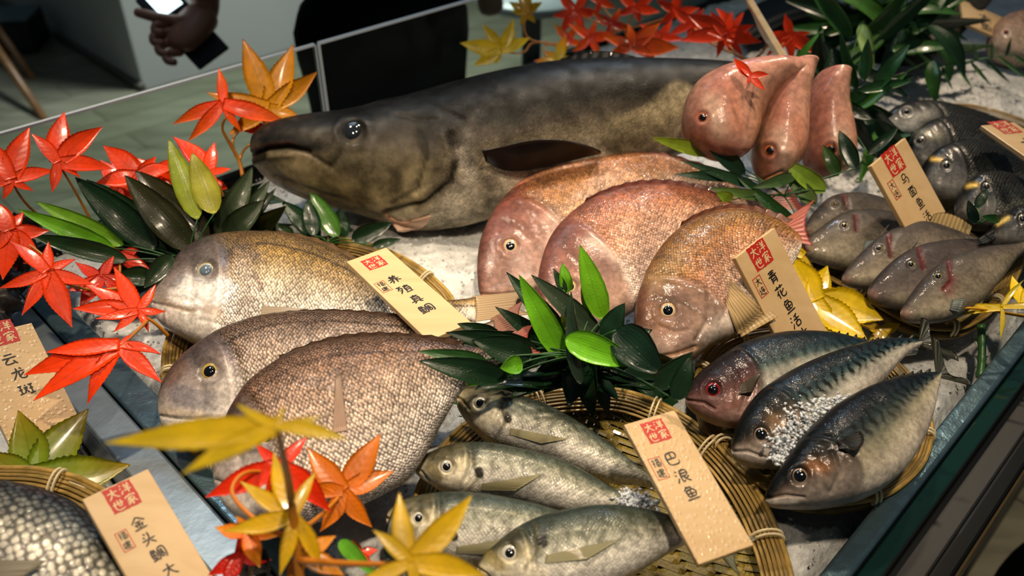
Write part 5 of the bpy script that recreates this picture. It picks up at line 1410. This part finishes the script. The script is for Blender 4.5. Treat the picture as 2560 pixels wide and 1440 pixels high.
# --- maple branch along the glass at the left
m = branch('maple_branch', 'red maple branch in front of the left glass pane, reaching the frame edge', 'artificial leaves', (250, 560), 1.02, MG)
maple(m, (144, 408), [(161, 280), (257, 317), (284, 423), (201, 445), (131, 482), (79, 336)], .99, RED, seed=1, W=.19)
maple(m, (28, 450), [(74, 317), (138, 427), (84, 478), (8, 500), (-60, 470), (-25, 350)], .97, RED, seed=2, W=.2)
maple(m, (345, 440), [(258, 364), (300, 372), (240, 458), (390, 392), (440, 420), (330, 510), (430, 500)], 1.03, RED, seed=3, W=.24, face=.7)
maple(m, (395, 450), [(340, 395), (430, 395), (470, 440), (450, 500), (370, 520)], 1.05, RED, seed=4, W=.3)
maple(m, (524, 433), [(433, 342), (537, 356), (578, 423), (548, 490), (480, 480)], 1.06, RED, seed=5, W=.2)
twig(m, [(250, 600, 1.03), (200, 500, 1.01), (146, 410, .995)], .002, .0013)
twig(m, [(250, 600, 1.03), (330, 520, 1.04), (350, 442, 1.035)], .002, .0013)
twig(m, [(250, 600, 1.03), (100, 540, 1.0), (30, 452, .975)], .002, .0013)
twig(m, [(540, 610, 1.06), (560, 500, 1.07), (524, 436, 1.065)], .002, .0013)
twig(m, [(250, 600, 1.03), (320, 520, 1.05), (394, 452, 1.055)], .002, .0013)
maple(m, (420, 520), [(380, 440), (470, 480), (500, 560), (420, 600), (350, 560)], 1.07, RED, seed=90, W=.26)
maple(m, (300, 470), [(250, 400), (330, 430), (350, 500), (290, 540), (240, 500)], 1.06, RED, seed=91, W=.26)
maple(m, (560, 500), [(520, 440), (600, 470), (610, 540), (540, 560)], 1.09, RED, seed=92, W=.28)
# --- tall branch with the orange leaf
m = branch('maple_branch', 'upright maple branch with one large orange leaf and a red leaf above the cobia snout', 'artificial leaves', (605, 430), 1.12, MG)
maple(m, (557, 259), [(546, 169), (432, 311), (470, 354), (605, 333), (717, 306)], 1.10, RED, ORG_, seed=6, W=.15, face=.75, droop=.1)
maple(m, (672, 268), [(607, 97), (733, 112), (793, 180), (756, 300), (665, 325), (571, 338), (517, 232)], 1.14, AMB, 'd8860e', seed=7, W=.19, face=.85, droop=.04)
maple(m, (655, 318), [(630, 300), (700, 320), (640, 345), (610, 330)], 1.15, RED, seed=8, W=.3)
twig(m, [(606, 440, 1.13), (597, 400, 1.13), (575, 360, 1.12), (556, 320, 1.11), (570, 290, 1.10)], .0028, .0015)
twig(m, [(597, 400, 1.13), (582, 365, 1.13), (590, 335, 1.14), (655, 300, 1.145)], .0022, .0013)
twig(m, [(599, 400, 1.13), (620, 365, 1.14), (655, 352, 1.15)], .002, .0012)
# --- red leaves over the divider
m = branch('maple_branch', 'glossy red maple branch hanging over the steel divider left of the sea breams', 'artificial leaves', (250, 700), .93, MG)
maple(m, (25, 578), [(60, 530), (124, 577), (94, 625), (8, 700), (-40, 640), (-20, 500)], .94, RED, seed=10, W=.24)
maple(m, (118, 681), [(121, 604), (190, 648), (236, 712), (181, 820), (55, 790), (-2, 723), (25, 606)], .90, RED, seed=11, W=.17)
maple(m, (255, 695), [(188, 655), (285, 640), (330, 700), (300, 740), (168, 729), (200, 770)], .95, 'e03008', seed=12, W=.22)
maple(m, (346, 779), [(181, 772), (213, 712), (285, 668), (390, 712), (415, 780), (372, 832), (285, 832), (240, 800)], .885, RED, seed=13, W=.16)
maple(m, (300, 864), [(60, 938), (84, 1002), (219, 1012), (405, 958), (404, 888), (330, 838), (116, 884)], .79, RED, seed=14, W=.16, droop=.16, face=.5)
maple(m, (20, 640), [(60, 600), (80, 660), (30, 720), (-40, 700)], .96, RED, seed=15, W=.28)
maple(m, (300, 640), [(240, 610), (350, 620), (380, 680), (290, 690)], .99, 'e03008', seed=16, W=.26)
maple(m, (520, 590), [(460, 560), (560, 560), (580, 600), (490, 610)], 1.06, RED, seed=17, W=.3)
twig(m, [(420, 840, .90), (390, 810, .89), (360, 790, .885), (346, 781, .888)], .0022, .0013)
twig(m, [(300, 720, .95), (200, 720, .93), (120, 684, .905)], .002, .0013)
twig(m, [(370, 800, .89), (340, 830, .84), (302, 866, .795)], .002, .0013)
twig(m, [(200, 720, .93), (110, 640, .94), (27, 580, .945)], .002, .0013)
twig(m, [(300, 720, .95), (300, 670, .98), (300, 645, .99)], .002, .0013)
# --- greenish maple under the fourth card
m = branch('maple_branch', 'green and amber maple leaf between the fourth card and the near left basket', 'artificial leaves', (80, 1200), .77, MG)
maple(m, (82, 1196), [(46, 1026), (221, 1022), (325, 1162), (-40, 1130)], .752, '7c981c', 'a48a18', W=.26, droop=.02, face=.7, seed=20)
twig(m, [(82, 1196, .752), (70, 1230, .79)], .002, .0015, '7a8a24')
# --- maple at the back, yellow
m = branch('maple_branch', 'yellow maple twig hanging in front of the right glass pane', 'artificial leaves', (1400, 115), 1.52, MG)
maple(m, (1252, 126), [(1206, 60), (1284, 46), (1326, 94), (1236, 162), (1183, 164), (1150, 108)], 1.50, YEL, seed=30, W=.2, face=.85, droop=.05)
maple(m, (1316, 32), [(1272, 70 - 66), (1356, 6), (1338, 58), (1300, 66), (1278, 30), (1310, -40)], 1.52, 'd09a14', OLV, seed=31, W=.24, face=.85)
maple(m, (1400, 150), [(1335, 152), (1360, 128), (1415, 85), (1450, 150)], 1.50, YEL, ORG_, seed=32, W=.2, face=.8)
twig(m, [(1420, 118, 1.52), (1330, 108, 1.52), (1310, 130, 1.51), (1254, 128, 1.505)], .0022, .0014)
twig(m, [(1420, 118, 1.52), (1360, 108, 1.52), (1318, 92, 1.52), (1316, 35, 1.525)], .002, .0013)
twig(m, [(1420, 118, 1.52), (1365, 112, 1.52), (1362, 140, 1.51)], .002, .0013)
# --- dense red maple at the back
m = branch('maple_branch', 'dense red and orange maple branch behind the cobia back', 'artificial leaves', (1560, 60), 1.5, MG)
for k, (c, tips, d, c0, c1) in enumerate([
    ((1440, 30), [(1395, -20), (1470, -25), (1500, 30), (1460, 85), (1400, 90), (1380, 40)], 1.56, RED, RED),
    ((1475, 95), [(1420, 60), (1490, 50), (1540, 90), (1500, 140), (1430, 130)], 1.52, RED, ORG_),
    ((1582, 116), [(1652, 56), (1508, 94), (1698, 120), (1640, 148), (1520, 140), (1570, 60)], 1.46, 'e04a0c', ORG_),
    ((1590, 20), [(1540, -20), (1640, -20), (1650, 30), (1600, 60), (1540, 40)], 1.54, RED, RED),
    ((1690, 30), [(1640, 0), (1700, -30), (1750, 20), (1720, 70), (1650, 60)], 1.52, RED, RED),
    ((1530, 60), [(1480, 30), (1550, 20), (1580, 70), (1520, 110)], 1.53, 'c82a0c', ORG_),
    ((1420, 100), [(1385, 60), (1440, 60), (1460, 120), (1400, 140)], 1.55, RED, AMB),
    ((1650, 90), [(1600, 60), (1680, 50), (1710, 100), (1660, 130)], 1.50, RED, RED),
    ((1500, 5), [(1460, -40), (1530, -40), (1540, 20), (1490, 40)], 1.56, RED, ORG_)]):
    maple(m, c, tips, d, c0, c1, seed=40 + k, W=.21, face=.8)
    twig(m, [(1560, 70, 1.55), ((1560 + c[0]) / 2, (70 + c[1]) / 2 + 8, 1.55), (c[0], c[1] + 2, d + .005)], .002, .0013)
# --- red maple near the upright card
m = branch('maple_branch', 'bright red maple branch beside the upright edge-on card', 'artificial leaves', (1840, 130), 1.38, MG)
for k, (c, tips, d) in enumerate([
    ((1811, 88), [(1831, 28), (1886, 62), (1905, 105), (1862, 156), (1792, 146), (1700, 104), (1716, 36), (1775, 30)], 1.40),
    ((1835, 70), [(1790, 20), (1860, 30), (1880, 90), (1840, 120), (1760, 80)], 1.44),
    ((1978, 88), [(1962, 34), (2027, 81), (2054, 135), (1982, 156), (1915, 142), (1921, 82)], 1.36),
    ((1875, 190), [(1834, 145), (1913, 226), (1923, 186), (1868, 213), (1850, 170)], .99),
    ((1730, 60), [(1680, 20), (1760, 20), (1770, 80), (1720, 110), (1670, 90)], 1.46)]):
    maple(m, c, tips, d, 'f04010', RED, seed=60 + k, W=.19, face=.75)
twig(m, [(1925, 175, 1.34), (1850, 140, 1.38), (1780, 110, 1.42), (1730, 64, 1.465)], .0024, .0014)
twig(m, [(1890, 145, 1.37), (1920, 100, 1.38), (1870, 10, 1.45), (1865, -30, 1.47)], .0022, .0014)
twig(m, [(1925, 175, 1.34), (1900, 172, 1.06), (1877, 190, .995)], .0018, .0012)
twig(m, [(1925, 175, 1.34), (1950, 120, 1.36), (1978, 91, 1.365)], .0018, .0012)
twig(m, [(1850, 140, 1.38), (1820, 110, 1.40), (1812, 90, 1.405)], .0018, .0012)
twig(m, [(1780, 110, 1.42), (1820, 90, 1.44), (1836, 72, 1.445)], .0018, .0012)
# --- yellow maple by the filefish basket
m = branch('maple_branch', 'yellow maple branch lying on the ice between the second card and the filefish basket', 'artificial leaves', (2060, 770), .99, MG)
maple(m, (2040, 752), [(2069, 664), (2125, 728), (2208, 800), (2166, 848), (2082, 842), (2026, 690), (1975, 640)], .955, 'e2c008', 'e8c810', seed=70, W=.3, face=.7, droop=.02)
maple(m, (2010, 640), [(1970, 615), (2030, 672), (1990, 690), (1900, 575), (1930, 600)], 1.0, 'e0bc10', seed=71, W=.14, face=.8)
maple(m, (2200, 830), [(2160, 800), (2250, 810), (2240, 870), (2170, 870)], .96, 'd0ac10', seed=72, W=.3, face=.6)
twig(m, [(2120, 800, .97), (2080, 770, .965), (2042, 754, .962)], .002, .0013, 'c89a14')
twig(m, [(2080, 770, .965), (2040, 700, .99), (2012, 642, 1.003)], .002, .0013, 'c89a14')
twig(m, [(2120, 800, .97), (2160, 815, .965), (2200, 830, .962)], .002, .0013, 'c89a14')
m = branch('maple_branch', 'yellow maple strand trailing over the front edge of the filefish basket', 'artificial leaves', (2540, 790), .90, MG)
maple(m, (2506, 768), [(2290, 790), (2500, 850), (2560, 700), (2640, 760)], .885, YEL, OLV, seed=73, W=.075, face=.7, droop=.05)
maple(m, (2560, 760), [(2530, 690), (2600, 700), (2620, 800)], .90, YEL, seed=74, W=.2)
twig(m, [(2640, 800, .90), (2560, 790, .895), (2420, 770, .89), (2380, 775, .89)], .0022, .0013, 'b8860e')
# --- foreground branch
m = branch('maple_branch', 'out of focus maple branch in the foreground with yellow, red and orange leaves', 'artificial leaves', (745, 1440), .56, MG)
maple(m, (692, 1068), [(262, 1108), (455, 1186), (526, 1134), (592, 1012), (712, 1014), (806, 1044), (872, 1104)], .42, 'dcb80c', 'e0c414', seed=80, W=.12, face=.45, droop=.06)
maple(m, (700, 1165), [(514, 1243), (640, 1110), (768, 1092), (826, 1280), (680, 1300)], .60, 'f03408', seed=81, W=.18, face=.8)
maple(m, (858, 1228), [(952, 1084), (985, 1178), (930, 1318), (800, 1330), (768, 1120), (760, 1230)], .64, 'd8700e', 'dc7c10', seed=82, W=.22, face=.85, droop=.03)
maple(m, (735, 1290), [(600, 1203), (684, 1130), (790, 1180), (806, 1430), (700, 1440), (560, 1330)], .55, 'dcae0e', 'e0b814', seed=83, W=.15, face=.7)
maple(m, (620, 1330), [(537, 1318), (590, 1290), (700, 1340), (650, 1420)], .58, ORG_, AMB, seed=84, W=.25)
maple(m, (600, 1390), [(640, 1300), (680, 1400), (560, 1480), (520, 1440)], .60, 'c8200c', seed=85, W=.26)
maple(m, (1025, 1407), [(998, 1230), (1180, 1238), (1215, 1440), (932, 1325), (900, 1450), (1050, 1500)], .50, 'deb414', 'e4c01c', seed=86, W=.16, face=.8, droop=.05)
maple(m, (760, 1390), [(700, 1330), (840, 1340), (860, 1440), (720, 1470)], .57, 'd88812', seed=87, W=.26)
maple(m, (900, 1385), [(880, 1350), (945, 1375), (930, 1420), (880, 1410)], .66, RED, seed=88, W=.3)
twig(m, [(760, 1560, .56), (745, 1400, .55), (728, 1250, .54), (712, 1160, .47), (692, 1072, .425)], .0034, .0018)
twig(m, [(745, 1400, .55), (900, 1410, .52), (1025, 1409, .505)], .0026, .0015, 'c8781a')
twig(m, [(740, 1350, .55), (640, 1300, .56), (580, 1230, .57), (600, 1190, .58), (660, 1180, .60)], .002, .0013, 'd07a1a')
twig(m, [(740, 1330, .55), (800, 1290, .60), (856, 1232, .645)], .002, .0013, 'c8781a')

# --- bamboo sprigs, left
L = [((390, 622), (188, 443), 78, 1.01, 1.0), ((430, 620), (216, 449), 70, 1.02, 1.01), ((480, 625), (312, 438), 80, 1.0, 1.0, '2a2c16'), ((520, 600), (339, 427), 85, 1.01, 1.02, '2c2a16'),
     ((284, 621), (44, 523), 44, .99, .97, BR, dict(bend=.03)), ((308, 612), (90, 504), 48, 1.0, .985, '74aa26', dict(bend=.03)), ((318, 650), (76, 588), 50, .985, .97, '1e3a1c'),
     ((494, 548), (421, 347), 58, 1.0, 1.03, OL, dict(bend=.02)), ((536, 534), (480, 382), 66, 1.0, 1.02, '96942c', dict(bend=.02)),
     ((545, 600), (631, 418), 62, 1.04, 1.06, '3c4a30'), ((575, 600), (674, 452), 46, 1.05, 1.07, '34422c'), ((560, 590), (660, 500), 60, 1.04, 1.05, '2e3c26'),
     ((450, 640), (330, 520), 90, 1.03, 1.03), ((400, 650), (290, 560), 80, 1.03, 1.02), ((470, 620), (400, 470), 90, 1.04, 1.04, '22281a'), ((380, 690), (290, 690), 50, .97, .96, '1e3a1c'), ((430, 640), (360, 720), 50, .95, .93, '22361c')]
L = fill(L, 30, 330, 660, 500, 680, (440, 660), 1.04, 1.09, (50, 80), (130, 220), ['14260e', DK, '1c2a14', '22280f'], 15)
sprig('bamboo leaf sprig left of the cobia snout, two bright blades among dark ones', (470, 660), 1.0, L, down=(480, 700, 1.02))
L = [((800, 595), (704, 502), 50, 1.09, 1.10), ((785, 590), (768, 500), 46, 1.08, 1.10, '1c3420'), ((845, 592), (776, 480), 50, 1.09, 1.11, '3e6a22'), ((595, 590), (690, 470), 30, 1.06, 1.08, '2e3c24'), ((880, 600), (980, 556), 46, 1.07, 1.08), ((930, 615), (1002, 598), 24, 1.06, 1.07, '1e3822'), ((730, 600), (690, 560), 40, 1.08, 1.08, '22361c'), ((850, 600), (850, 520), 50, 1.12, 1.13, '1e3a22')]
sprig('bamboo leaf sprig tucked under the cobia jaw', (820, 610), 1.09, L)
# --- centre
L = [((1340, 872), (1114, 831), 48, .82, .80), ((1250, 842), (1143, 809), 34, .84, .83), ((1214, 900), (1045, 878), 30, .80, .79, '2a5226'), ((1267, 944), (1047, 902), 54, .80, .78), ((1394, 872), (1238, 767), 38, .84, .83),
     ((1418, 850), (1266, 680), 44, .84, .84, '26422a'), ((1408, 896), (1298, 687), 54, .82, .81, '6cb41e', dict(bend=.03)), ((1498, 835), (1328, 687), 46, .83, .82, '3c4c38'), ((1508, 797), (1450, 613), 52, .82, .81, '72b420', dict(bend=.03)),
     ((1478, 784), (1458, 687), 30, .83, .82, '84902a'), ((1414, 734), (1384, 671), 20, .85, .85, '26422a'), ((1420, 731), (1406, 657), 28, .85, .85, BR), ((1452, 960), (1428, 729), 38, .79, .80, '2c4030', dict(roll=.5)), ((1424, 830), (1408, 752), 26, .83, .83, OL),
     ((1520, 850), (1562, 758), 56, .80, .79, '1c3824', dict(roll=.4)), ((1414, 846), (1600, 912), 64, .79, .77, '6ab41c', dict(bend=.03)), ((1540, 826), (1660, 935), 86, .78, .76, '163022'), ((1305, 908), (1250, 920), 40, .79, .78, '62a81e'),
     ((1640, 970), (1732, 880), 46, .76, .75, '1e3a22'), ((1690, 1000), (1726, 890), 44, .75, .75, '1a3420'), ((1230, 962), (1076, 992), 66, .92, .90, '5aa81a', dict(bend=.12)), ((1330, 890), (1180, 850), 60, .81, .80, '1c3620')]
L = fill(L, 20, 1230, 1720, 930, 1010, (1440, 850), .945, .96, (50, 80), (150, 230), [DK, '1a3622', '14301c', '1e3e24'], 21)
L = fill(L, 26, 1240, 1660, 860, 950, (1440, 850), .855, .88, (50, 80), (140, 220), [DK, '1a3622', '14301c', '1e3e24'], 11)
L = [(l[0], l[1], l[2] * 1.18, l[3] - .05, l[4] - .05, *l[5:]) for l in L]
sprig('bamboo leaf sprig in the middle, bright green blades over the pink snappers', (1440, 890), .765, L, down=(1450, 960, .79))
# --- upper right, in front of the red snapper heads
L = [((1861, 437), (1727, 302), 44, 1.05, 1.03, '24402a'), ((1782, 383), (1628, 344), 36, 1.06, 1.04, '8aa02a'), ((1850, 442), (1688, 436), 28, 1.05, 1.04, '22402a'), ((1900, 470), (1700, 400), 26, 1.05, 1.04, '2a4a30'), ((1930, 495), (1770, 470), 26, 1.04, 1.03, '5a7a3a'), ((2000, 570), (1840, 440), 30, 1.03, 1.04, '2c5a2a'),
     ((2063, 478), (1955, 399), 46, 1.04, 1.04, '8cb03a'), ((2040, 510), (1960, 430), 40, 1.04, 1.05, '6e8a4a'), ((2096, 438), (2058, 362), 34, 1.05, 1.06, '2e4a20'), ((2140, 422), (2098, 326), 40, 1.05, 1.07, '16301e'), ((1990, 440), (1880, 470), 30, 1.04, 1.03, '4a6a3a'), ((2060, 470), (1990, 440), 34, 1.05, 1.05, '1e3a22'), ((1830, 500), (1790, 480), 30, 1.03, 1.02, '7a9a2a')]
sprig('bamboo leaf sprig in front of the red snapper heads', (1960, 490), 1.04, L)
L = [((1992, 130), (2088, 156), 30, 1.38, 1.36, '4c9a22'), ((2153, 60), (2183, 182), 34, 1.40, 1.37, '8aae5a'), ((2048, 212), (2152, 262), 26, 1.30, 1.27, '5cb01e'), ((2056, 188), (2110, 222), 24, 1.31, 1.30, '56a41e'), ((2328, 150), (2340, 262), 36, 1.40, 1.38, '2c5a1a'), ((2056, 85), (2178, 32), 34, 1.45, 1.46, '3a5a2a'), ((2170, 384), (2246, 318), 28, 1.10, 1.10, '1a3622'), ((1960, 150), (2006, 195), 18, 1.33, 1.32, '4c9a22')]
L = fill(L, 46, 2000, 2240, 130, 400, (2090, 260), 1.15, 1.32, (26, 48), (90, 170), [DK, '1a3a24', '28562a', '2c5a2e', '162e1c', '4c8a2a'], 12)
sprig('thick dark bamboo foliage right of the red snapper heads', (2090, 280), 1.26, L)
L = []
L = fill(L, 46, 2020, 2420, 0, 150, (2250, 60), 1.40, 1.62, (34, 60), (130, 260), [DK, '24481e', '2e5a26', '1c3c20', '3e6a28'], 13)
sprig('dark bamboo foliage along the top edge of the picture', (2250, 80), 1.5, L)
L = []
for k in range(14):
    y = 140 + 6 * k
    L.append(((2300 + 18 * k, 175 - 3 * k), (2250 + 24 * k + (60 if k % 2 else -10), 175 - 3 * k + (60 if k % 2 else -45)), 9, 1.5, 1.48, '5a8a52' if k % 3 else '2e5a34'))
sprig('thin pale green fern sprig on the ice at the top right', (2400, 165), 1.5, L, stemcol='4a7a48')
# --- extra dark leaves near the front of the right basket
L = [((2440, 520), (2470, 470), 24, .98, .98, '1a3622'), ((2500, 550), (2455, 540), 22, .96, .95, '245a24'), ((2440, 560), (2420, 500), 26, .97, .97, '12281c')]
sprig('dark leaf tips between the gilthead breams', (2450, 560), .97, L)
# --- single stalk lying on the ice
t = thing('bamboo_stalk', 'single green bamboo stalk on the ice beside the steel edge', 'stalk', Q(2450, 945, .935))
a, b_ = P(2452, 812, .05), P(2449, 945, .012)
q = curve([a, (a + b_) / 2 + np.array([.002, 0, 0]), b_], 17)
obj('stem', *tube(q, [.0042 if i % 5 else .0052 for i in range(17)], 10)[:2], simple('stalk_green', hexc('2c5a28'), .4, 0, 60, .3), t)
# --- foreground green blade and dark leaf
L = [((850, 1352), (946, 1445), 40, .60, .56, '5aa024'), ((640, 1440), (660, 1368), 60, .61, .60, '140c0e'), ((600, 1440), (640, 1385), 50, .61, .60, '1c0e10'), ((970, 1400), (990, 1260), 34, .64, .66, '10201a')]
sprig('blurred green blade and blackish leaf at the bottom of the foreground branch', (860, 1500), .58, L)

# --- dark twisted driftwood at the left edge
def driftwood():
    t = thing('driftwood', 'dark twisted driftwood at the left frame edge under the red leaves', 'branch', Q(20, 800, .93))
    w = np.array([Q(70, 545, 1.0), Q(45, 620, .98), Q(30, 690, .96), Q(10, 760, .94), Q(-20, 830, .92)])
    q = curve(w, 40)
    V, F, U = tube(q, [.014 + .004 * math.sin(i * .9) for i in range(40)], 14)
    V = V + .0025 * np.sin(V[:, [1, 2, 0]] * 700)
    obj('stem', V, F, simple('driftwood_bark', hexc('16120e'), .55, 0, 60, .5, .002), t)
driftwood()
# ---------------------------------------------------------------- top right corner: flatfish, pale fish, black tray
FL = fish('flatfish', 'dark olive flatfish among the foliage at the top right', 'fish', None,
    [(2215, 130), (2225, 70), (2262, 30), (2320, 5), (2400, -10), (2480, -15)], [(2215, 130), (2250, 160), (2310, 155), (2380, 110), (2440, 50), (2485, -5)], .10, 20, 0, .02, PROF,
    base=[(1, '1c2016'), (0, '2c2c22'), (-1, '26241c')], th=(.2, 0, .03), gill=0, mat='file', N=70, MS=36, zpx=(2320, 70))
PF = fish('pale_fish', 'pale pink fish cut by the top right frame corner', 'fish', None,
    [(2470, 120), (2480, 70), (2520, 40), (2580, 25), (2680, 20)], [(2470, 120), (2510, 150), (2580, 160), (2690, 120)], .09, 24, 0, .03, PROF,
    base=[(1, '8a6a58'), (0, 'a58c78'), (-1, 'b09c88')], th=(.3, 0, .05), eye=(2515, 82, 9, 'redhead'), mat='redhead', N=70, MS=36, zpx=(2560, 90))
def tray():
    c = P(1965, 45, .05)
    t = thing('black_tray', 'black tray edge on the ice at the back right', 'tray', (c[0], c[1], 0.0))
    q = curve([P(1860, 100, .05), P(1900, 75, .055), P(1960, 45, .06), P(2030, 28, .06), P(2120, 20, .06)], 30)
    obj('rim', *tube(q, .012, 10)[:2], M['black'], t)
    G = np.stack([q, q + np.array([.02, .10, -.035]), q + np.array([.05, .28, -.04])], 0)
    V, F = slab(G, gnormals(G), .006)
    obj('base', V, F, M['black'], t)
tray()

# ---------------------------------------------------------------- the person behind the glass
def person():
    fl = FLOOR_Z
    hip = Q(960, 60, 1.86)
    fx, fy = hip[0], hip[1]
    root = thing('person', 'person in black clothes behind the glass, holding a phone at hip height', 'person', (fx, fy, fl))
    ax = nrm(np.array([E1[0], E1[1], 0])); bk = np.array([-ax[1], ax[0], 0])       # across the hips, and away from the counter
    o = np.array([fx, fy, fl])
    def at(a, b, z): return o + ax * a + bk * b + np.array([0, 0, z])
    hand = Q(455, 85, 1.72)
    wrist = Q(520, 25, 1.75)
    sk = []
    def skin(name, pts, edges, mat, parent, lv=2, rootv=0):
        me = bpy.data.meshes.new(name)
        me.from_pydata([tuple(np.array(p[0]) - ORG[parent.name]) for p in pts], edges, [])
        ob = bpy.data.objects.new(name, me); COL.objects.link(ob); ob.parent = parent; ORG[ob.name] = ORG[parent.name]
        md = ob.modifiers.new('skin', 'SKIN')
        for i, p in enumerate(pts):
            r = p[1]; me.skin_vertices[0].data[i].radius = (r, r) if np.ndim(r) == 0 else r
        me.skin_vertices[0].data[rootv].use_root = True
        md.use_smooth_shade = True
        s = ob.modifiers.new('sub', 'SUBSURF'); s.levels = lv; s.render_levels = lv
        me.materials.append(mat)
        return ob
    SK = simple('skin_tone', hexc('a06a50'), .5, 0, 30, .1)
    CL = simple('black_cloth', hexc('05070a'), .9, 0, 40, .3, spec=.1)
    sho_l = at(-.21, .0, 1.40); sho_r = at(.21, .0, 1.40)
    elb = (sho_l + wrist) / 2 + ax * -.06 + bk * .10 + np.array([0, 0, -.02])
    pts = [(at(0, .01, .95), .10), (at(0, .01, 1.10), .10), (at(0, .01, 1.28), .11), (at(0, .01, 1.42), .08), (at(0, 0, 1.50), .055), (at(0, -.015, 1.58), .075), (at(0, -.01, 1.68), .088), (at(0, 0, 1.76), .06),
           (sho_l, .062), (elb, .046), (wrist * .6 + elb * .4, .042), (wrist, .030), (hand * .5 + wrist * .5, .036),
           (sho_r, .062), (at(.27, .03, 1.12), .046), (at(.27, -.05, .88), .030), (at(.27, -.07, .80), .035),
           (at(-.10, .01, .80), .055), (at(-.11, 0, .48), .05), (at(-.11, .02, .10), .045), (at(-.12, -.10, .04), .035),
           (at(.10, .01, .80), .055), (at(.11, 0, .48), .05), (at(.11, .02, .10), .045), (at(.12, -.10, .04), .035)]
    ed = [(0, 1), (1, 2), (2, 3), (3, 4), (4, 5), (5, 6), (6, 7), (2, 8), (8, 9), (9, 10), (10, 11), (11, 12), (2, 13), (13, 14), (14, 15), (15, 16), (0, 17), (17, 18), (18, 19), (19, 20), (0, 21), (21, 22), (22, 23), (23, 24)]
    body = skin('body', pts, ed, SK, root)
    skin('shirt', [(at(0, 0, .86), (.235, .165)), (at(0, .01, 1.10), (.19, .14)), (at(0, .01, 1.30), (.20, .145)), (at(0, .01, 1.43), .09), (sho_l, .082), (sho_l * .5 + elb * .5, .07), (sho_r, .082), (sho_r * .5 + at(.27, .03, 1.12) * .5, .07)],
         [(0, 1), (1, 2), (2, 3), (2, 4), (4, 5), (2, 6), (6, 7)], CL, root)
    skin('trousers', [(at(0, 0, .98), (.22, .16)), (at(0, 0, .80), (.235, .16)), (at(-.10, 0, .70), .115), (at(-.11, 0, .45), .09), (at(-.11, .02, .10), .075), (at(.10, 0, .70), .115), (at(.11, 0, .45), .09), (at(.11, .02, .10), .075)],
         [(0, 1), (1, 2), (2, 3), (3, 4), (1, 5), (5, 6), (6, 7)], CL, root)
    for sx in (-1, 1):
        skin('shoe', [(at(.115 * sx, .05, .04), .045), (at(.12 * sx, -.06, .04), .045), (at(.125 * sx, -.17, .032), .036)], [(0, 1), (1, 2)], CL, root)
    skin('hair', [(at(0, .02, 1.72), .10), (at(0, .04, 1.64), .085)], [(0, 1)], CL, root)
    for sx in (-1, 1):
        skin('ear', [(at(.088 * sx, .0, 1.67), .012), (at(.092 * sx, .0, 1.64), .010)], [(0, 1)], SK, root, 1)
    skin('nose', [(at(0, -.095, 1.675), .010), (at(0, -.112, 1.645), .014)], [(0, 1)], SK, root, 1)
    # hand: palm and five fingers, traced around the phone
    def q(px, py, d): return Q(px, py, d)
    hd = skin('hand', [(wrist, .034), (q(500, 48, 1.735), (.046, .032)), (q(468, 78, 1.722), (.050, .030)), (q(446, 106, 1.718), (.046, .028)), (q(442, 124, 1.72), (.036, .022))], [(0, 1), (1, 2), (2, 3), (3, 4)], SK, root)
    d = 1.70
    fings = [('index_finger', [(462, 58), (420, 54), (388, 62), (384, 78), (410, 84)], .0130), ('thumb', [(478, 52), (435, 52), (390, 44), (352, 33), (334, 29)], .0135),
             ('middle_finger', [(456, 82), (412, 80), (382, 90), (382, 106), (412, 110)], .0132), ('ring_finger', [(456, 106), (416, 106), (394, 118), (398, 132), (426, 136)], .0126), ('little_finger', [(460, 128), (428, 132), (412, 142), (418, 154), (444, 156)], .0112)]
    for nm, pp, r in fings:
        n = len(pp)
        skin(nm, [(q(x, y, d + (.012 if i < 2 else -.006)), r * (1 - .07 * i)) for i, (x, y) in enumerate(pp)], [(i, i + 1) for i in range(n - 1)], SK, hd, 2)
    # the phone: held across the palm, top end bright
    ph = thing('phone', 'black phone held slantwise in the hand of the person behind the glass', 'phone', q(530, 140, 1.735))
    a, b_ = q(392, -8, 1.725), q(522, 132, 1.745)
    u = nrm(b_ - a); v = nrm(CAMP - (a + b_) / 2); s = nrm(np.cross(u, v)); nn = nrm(np.cross(s, u))
    s = s * math.cos(.25) + nn * math.sin(.25); nn = np.cross(s, u)
    mb = MB(); L = np.linalg.norm(b_ - a) / 2 + .018
    mb.box((a + b_) / 2, u * L, s * .040, nn * .0045)
    bd = mb.build('case', simple('phone_case', hexc('050607'), .4), ph, False); md = bd.modifiers.new('bevel', 'BEVEL'); md.width = .004; md.segments = 3
    m_, nt, bb = mat_new('phone_screen_glow'); bb.inputs['Base Color'].default_value = (.02, .02, .02, 1); bb.inputs['Roughness'].default_value = .1
    bb.inputs['Emission Color'].default_value = (.72, .95, 1, 1); bb.inputs['Emission Strength'].default_value = 1.1
    mb = MB(); f = 1 if nn @ v > 0 else -1
    mb.box((a + b_) / 2 - u * L * .62 + nn * f * .0048 - s * .004, u * L * .26, s * .026, nn * .0003)
    mb.build('screen', m_, ph, False)
person()
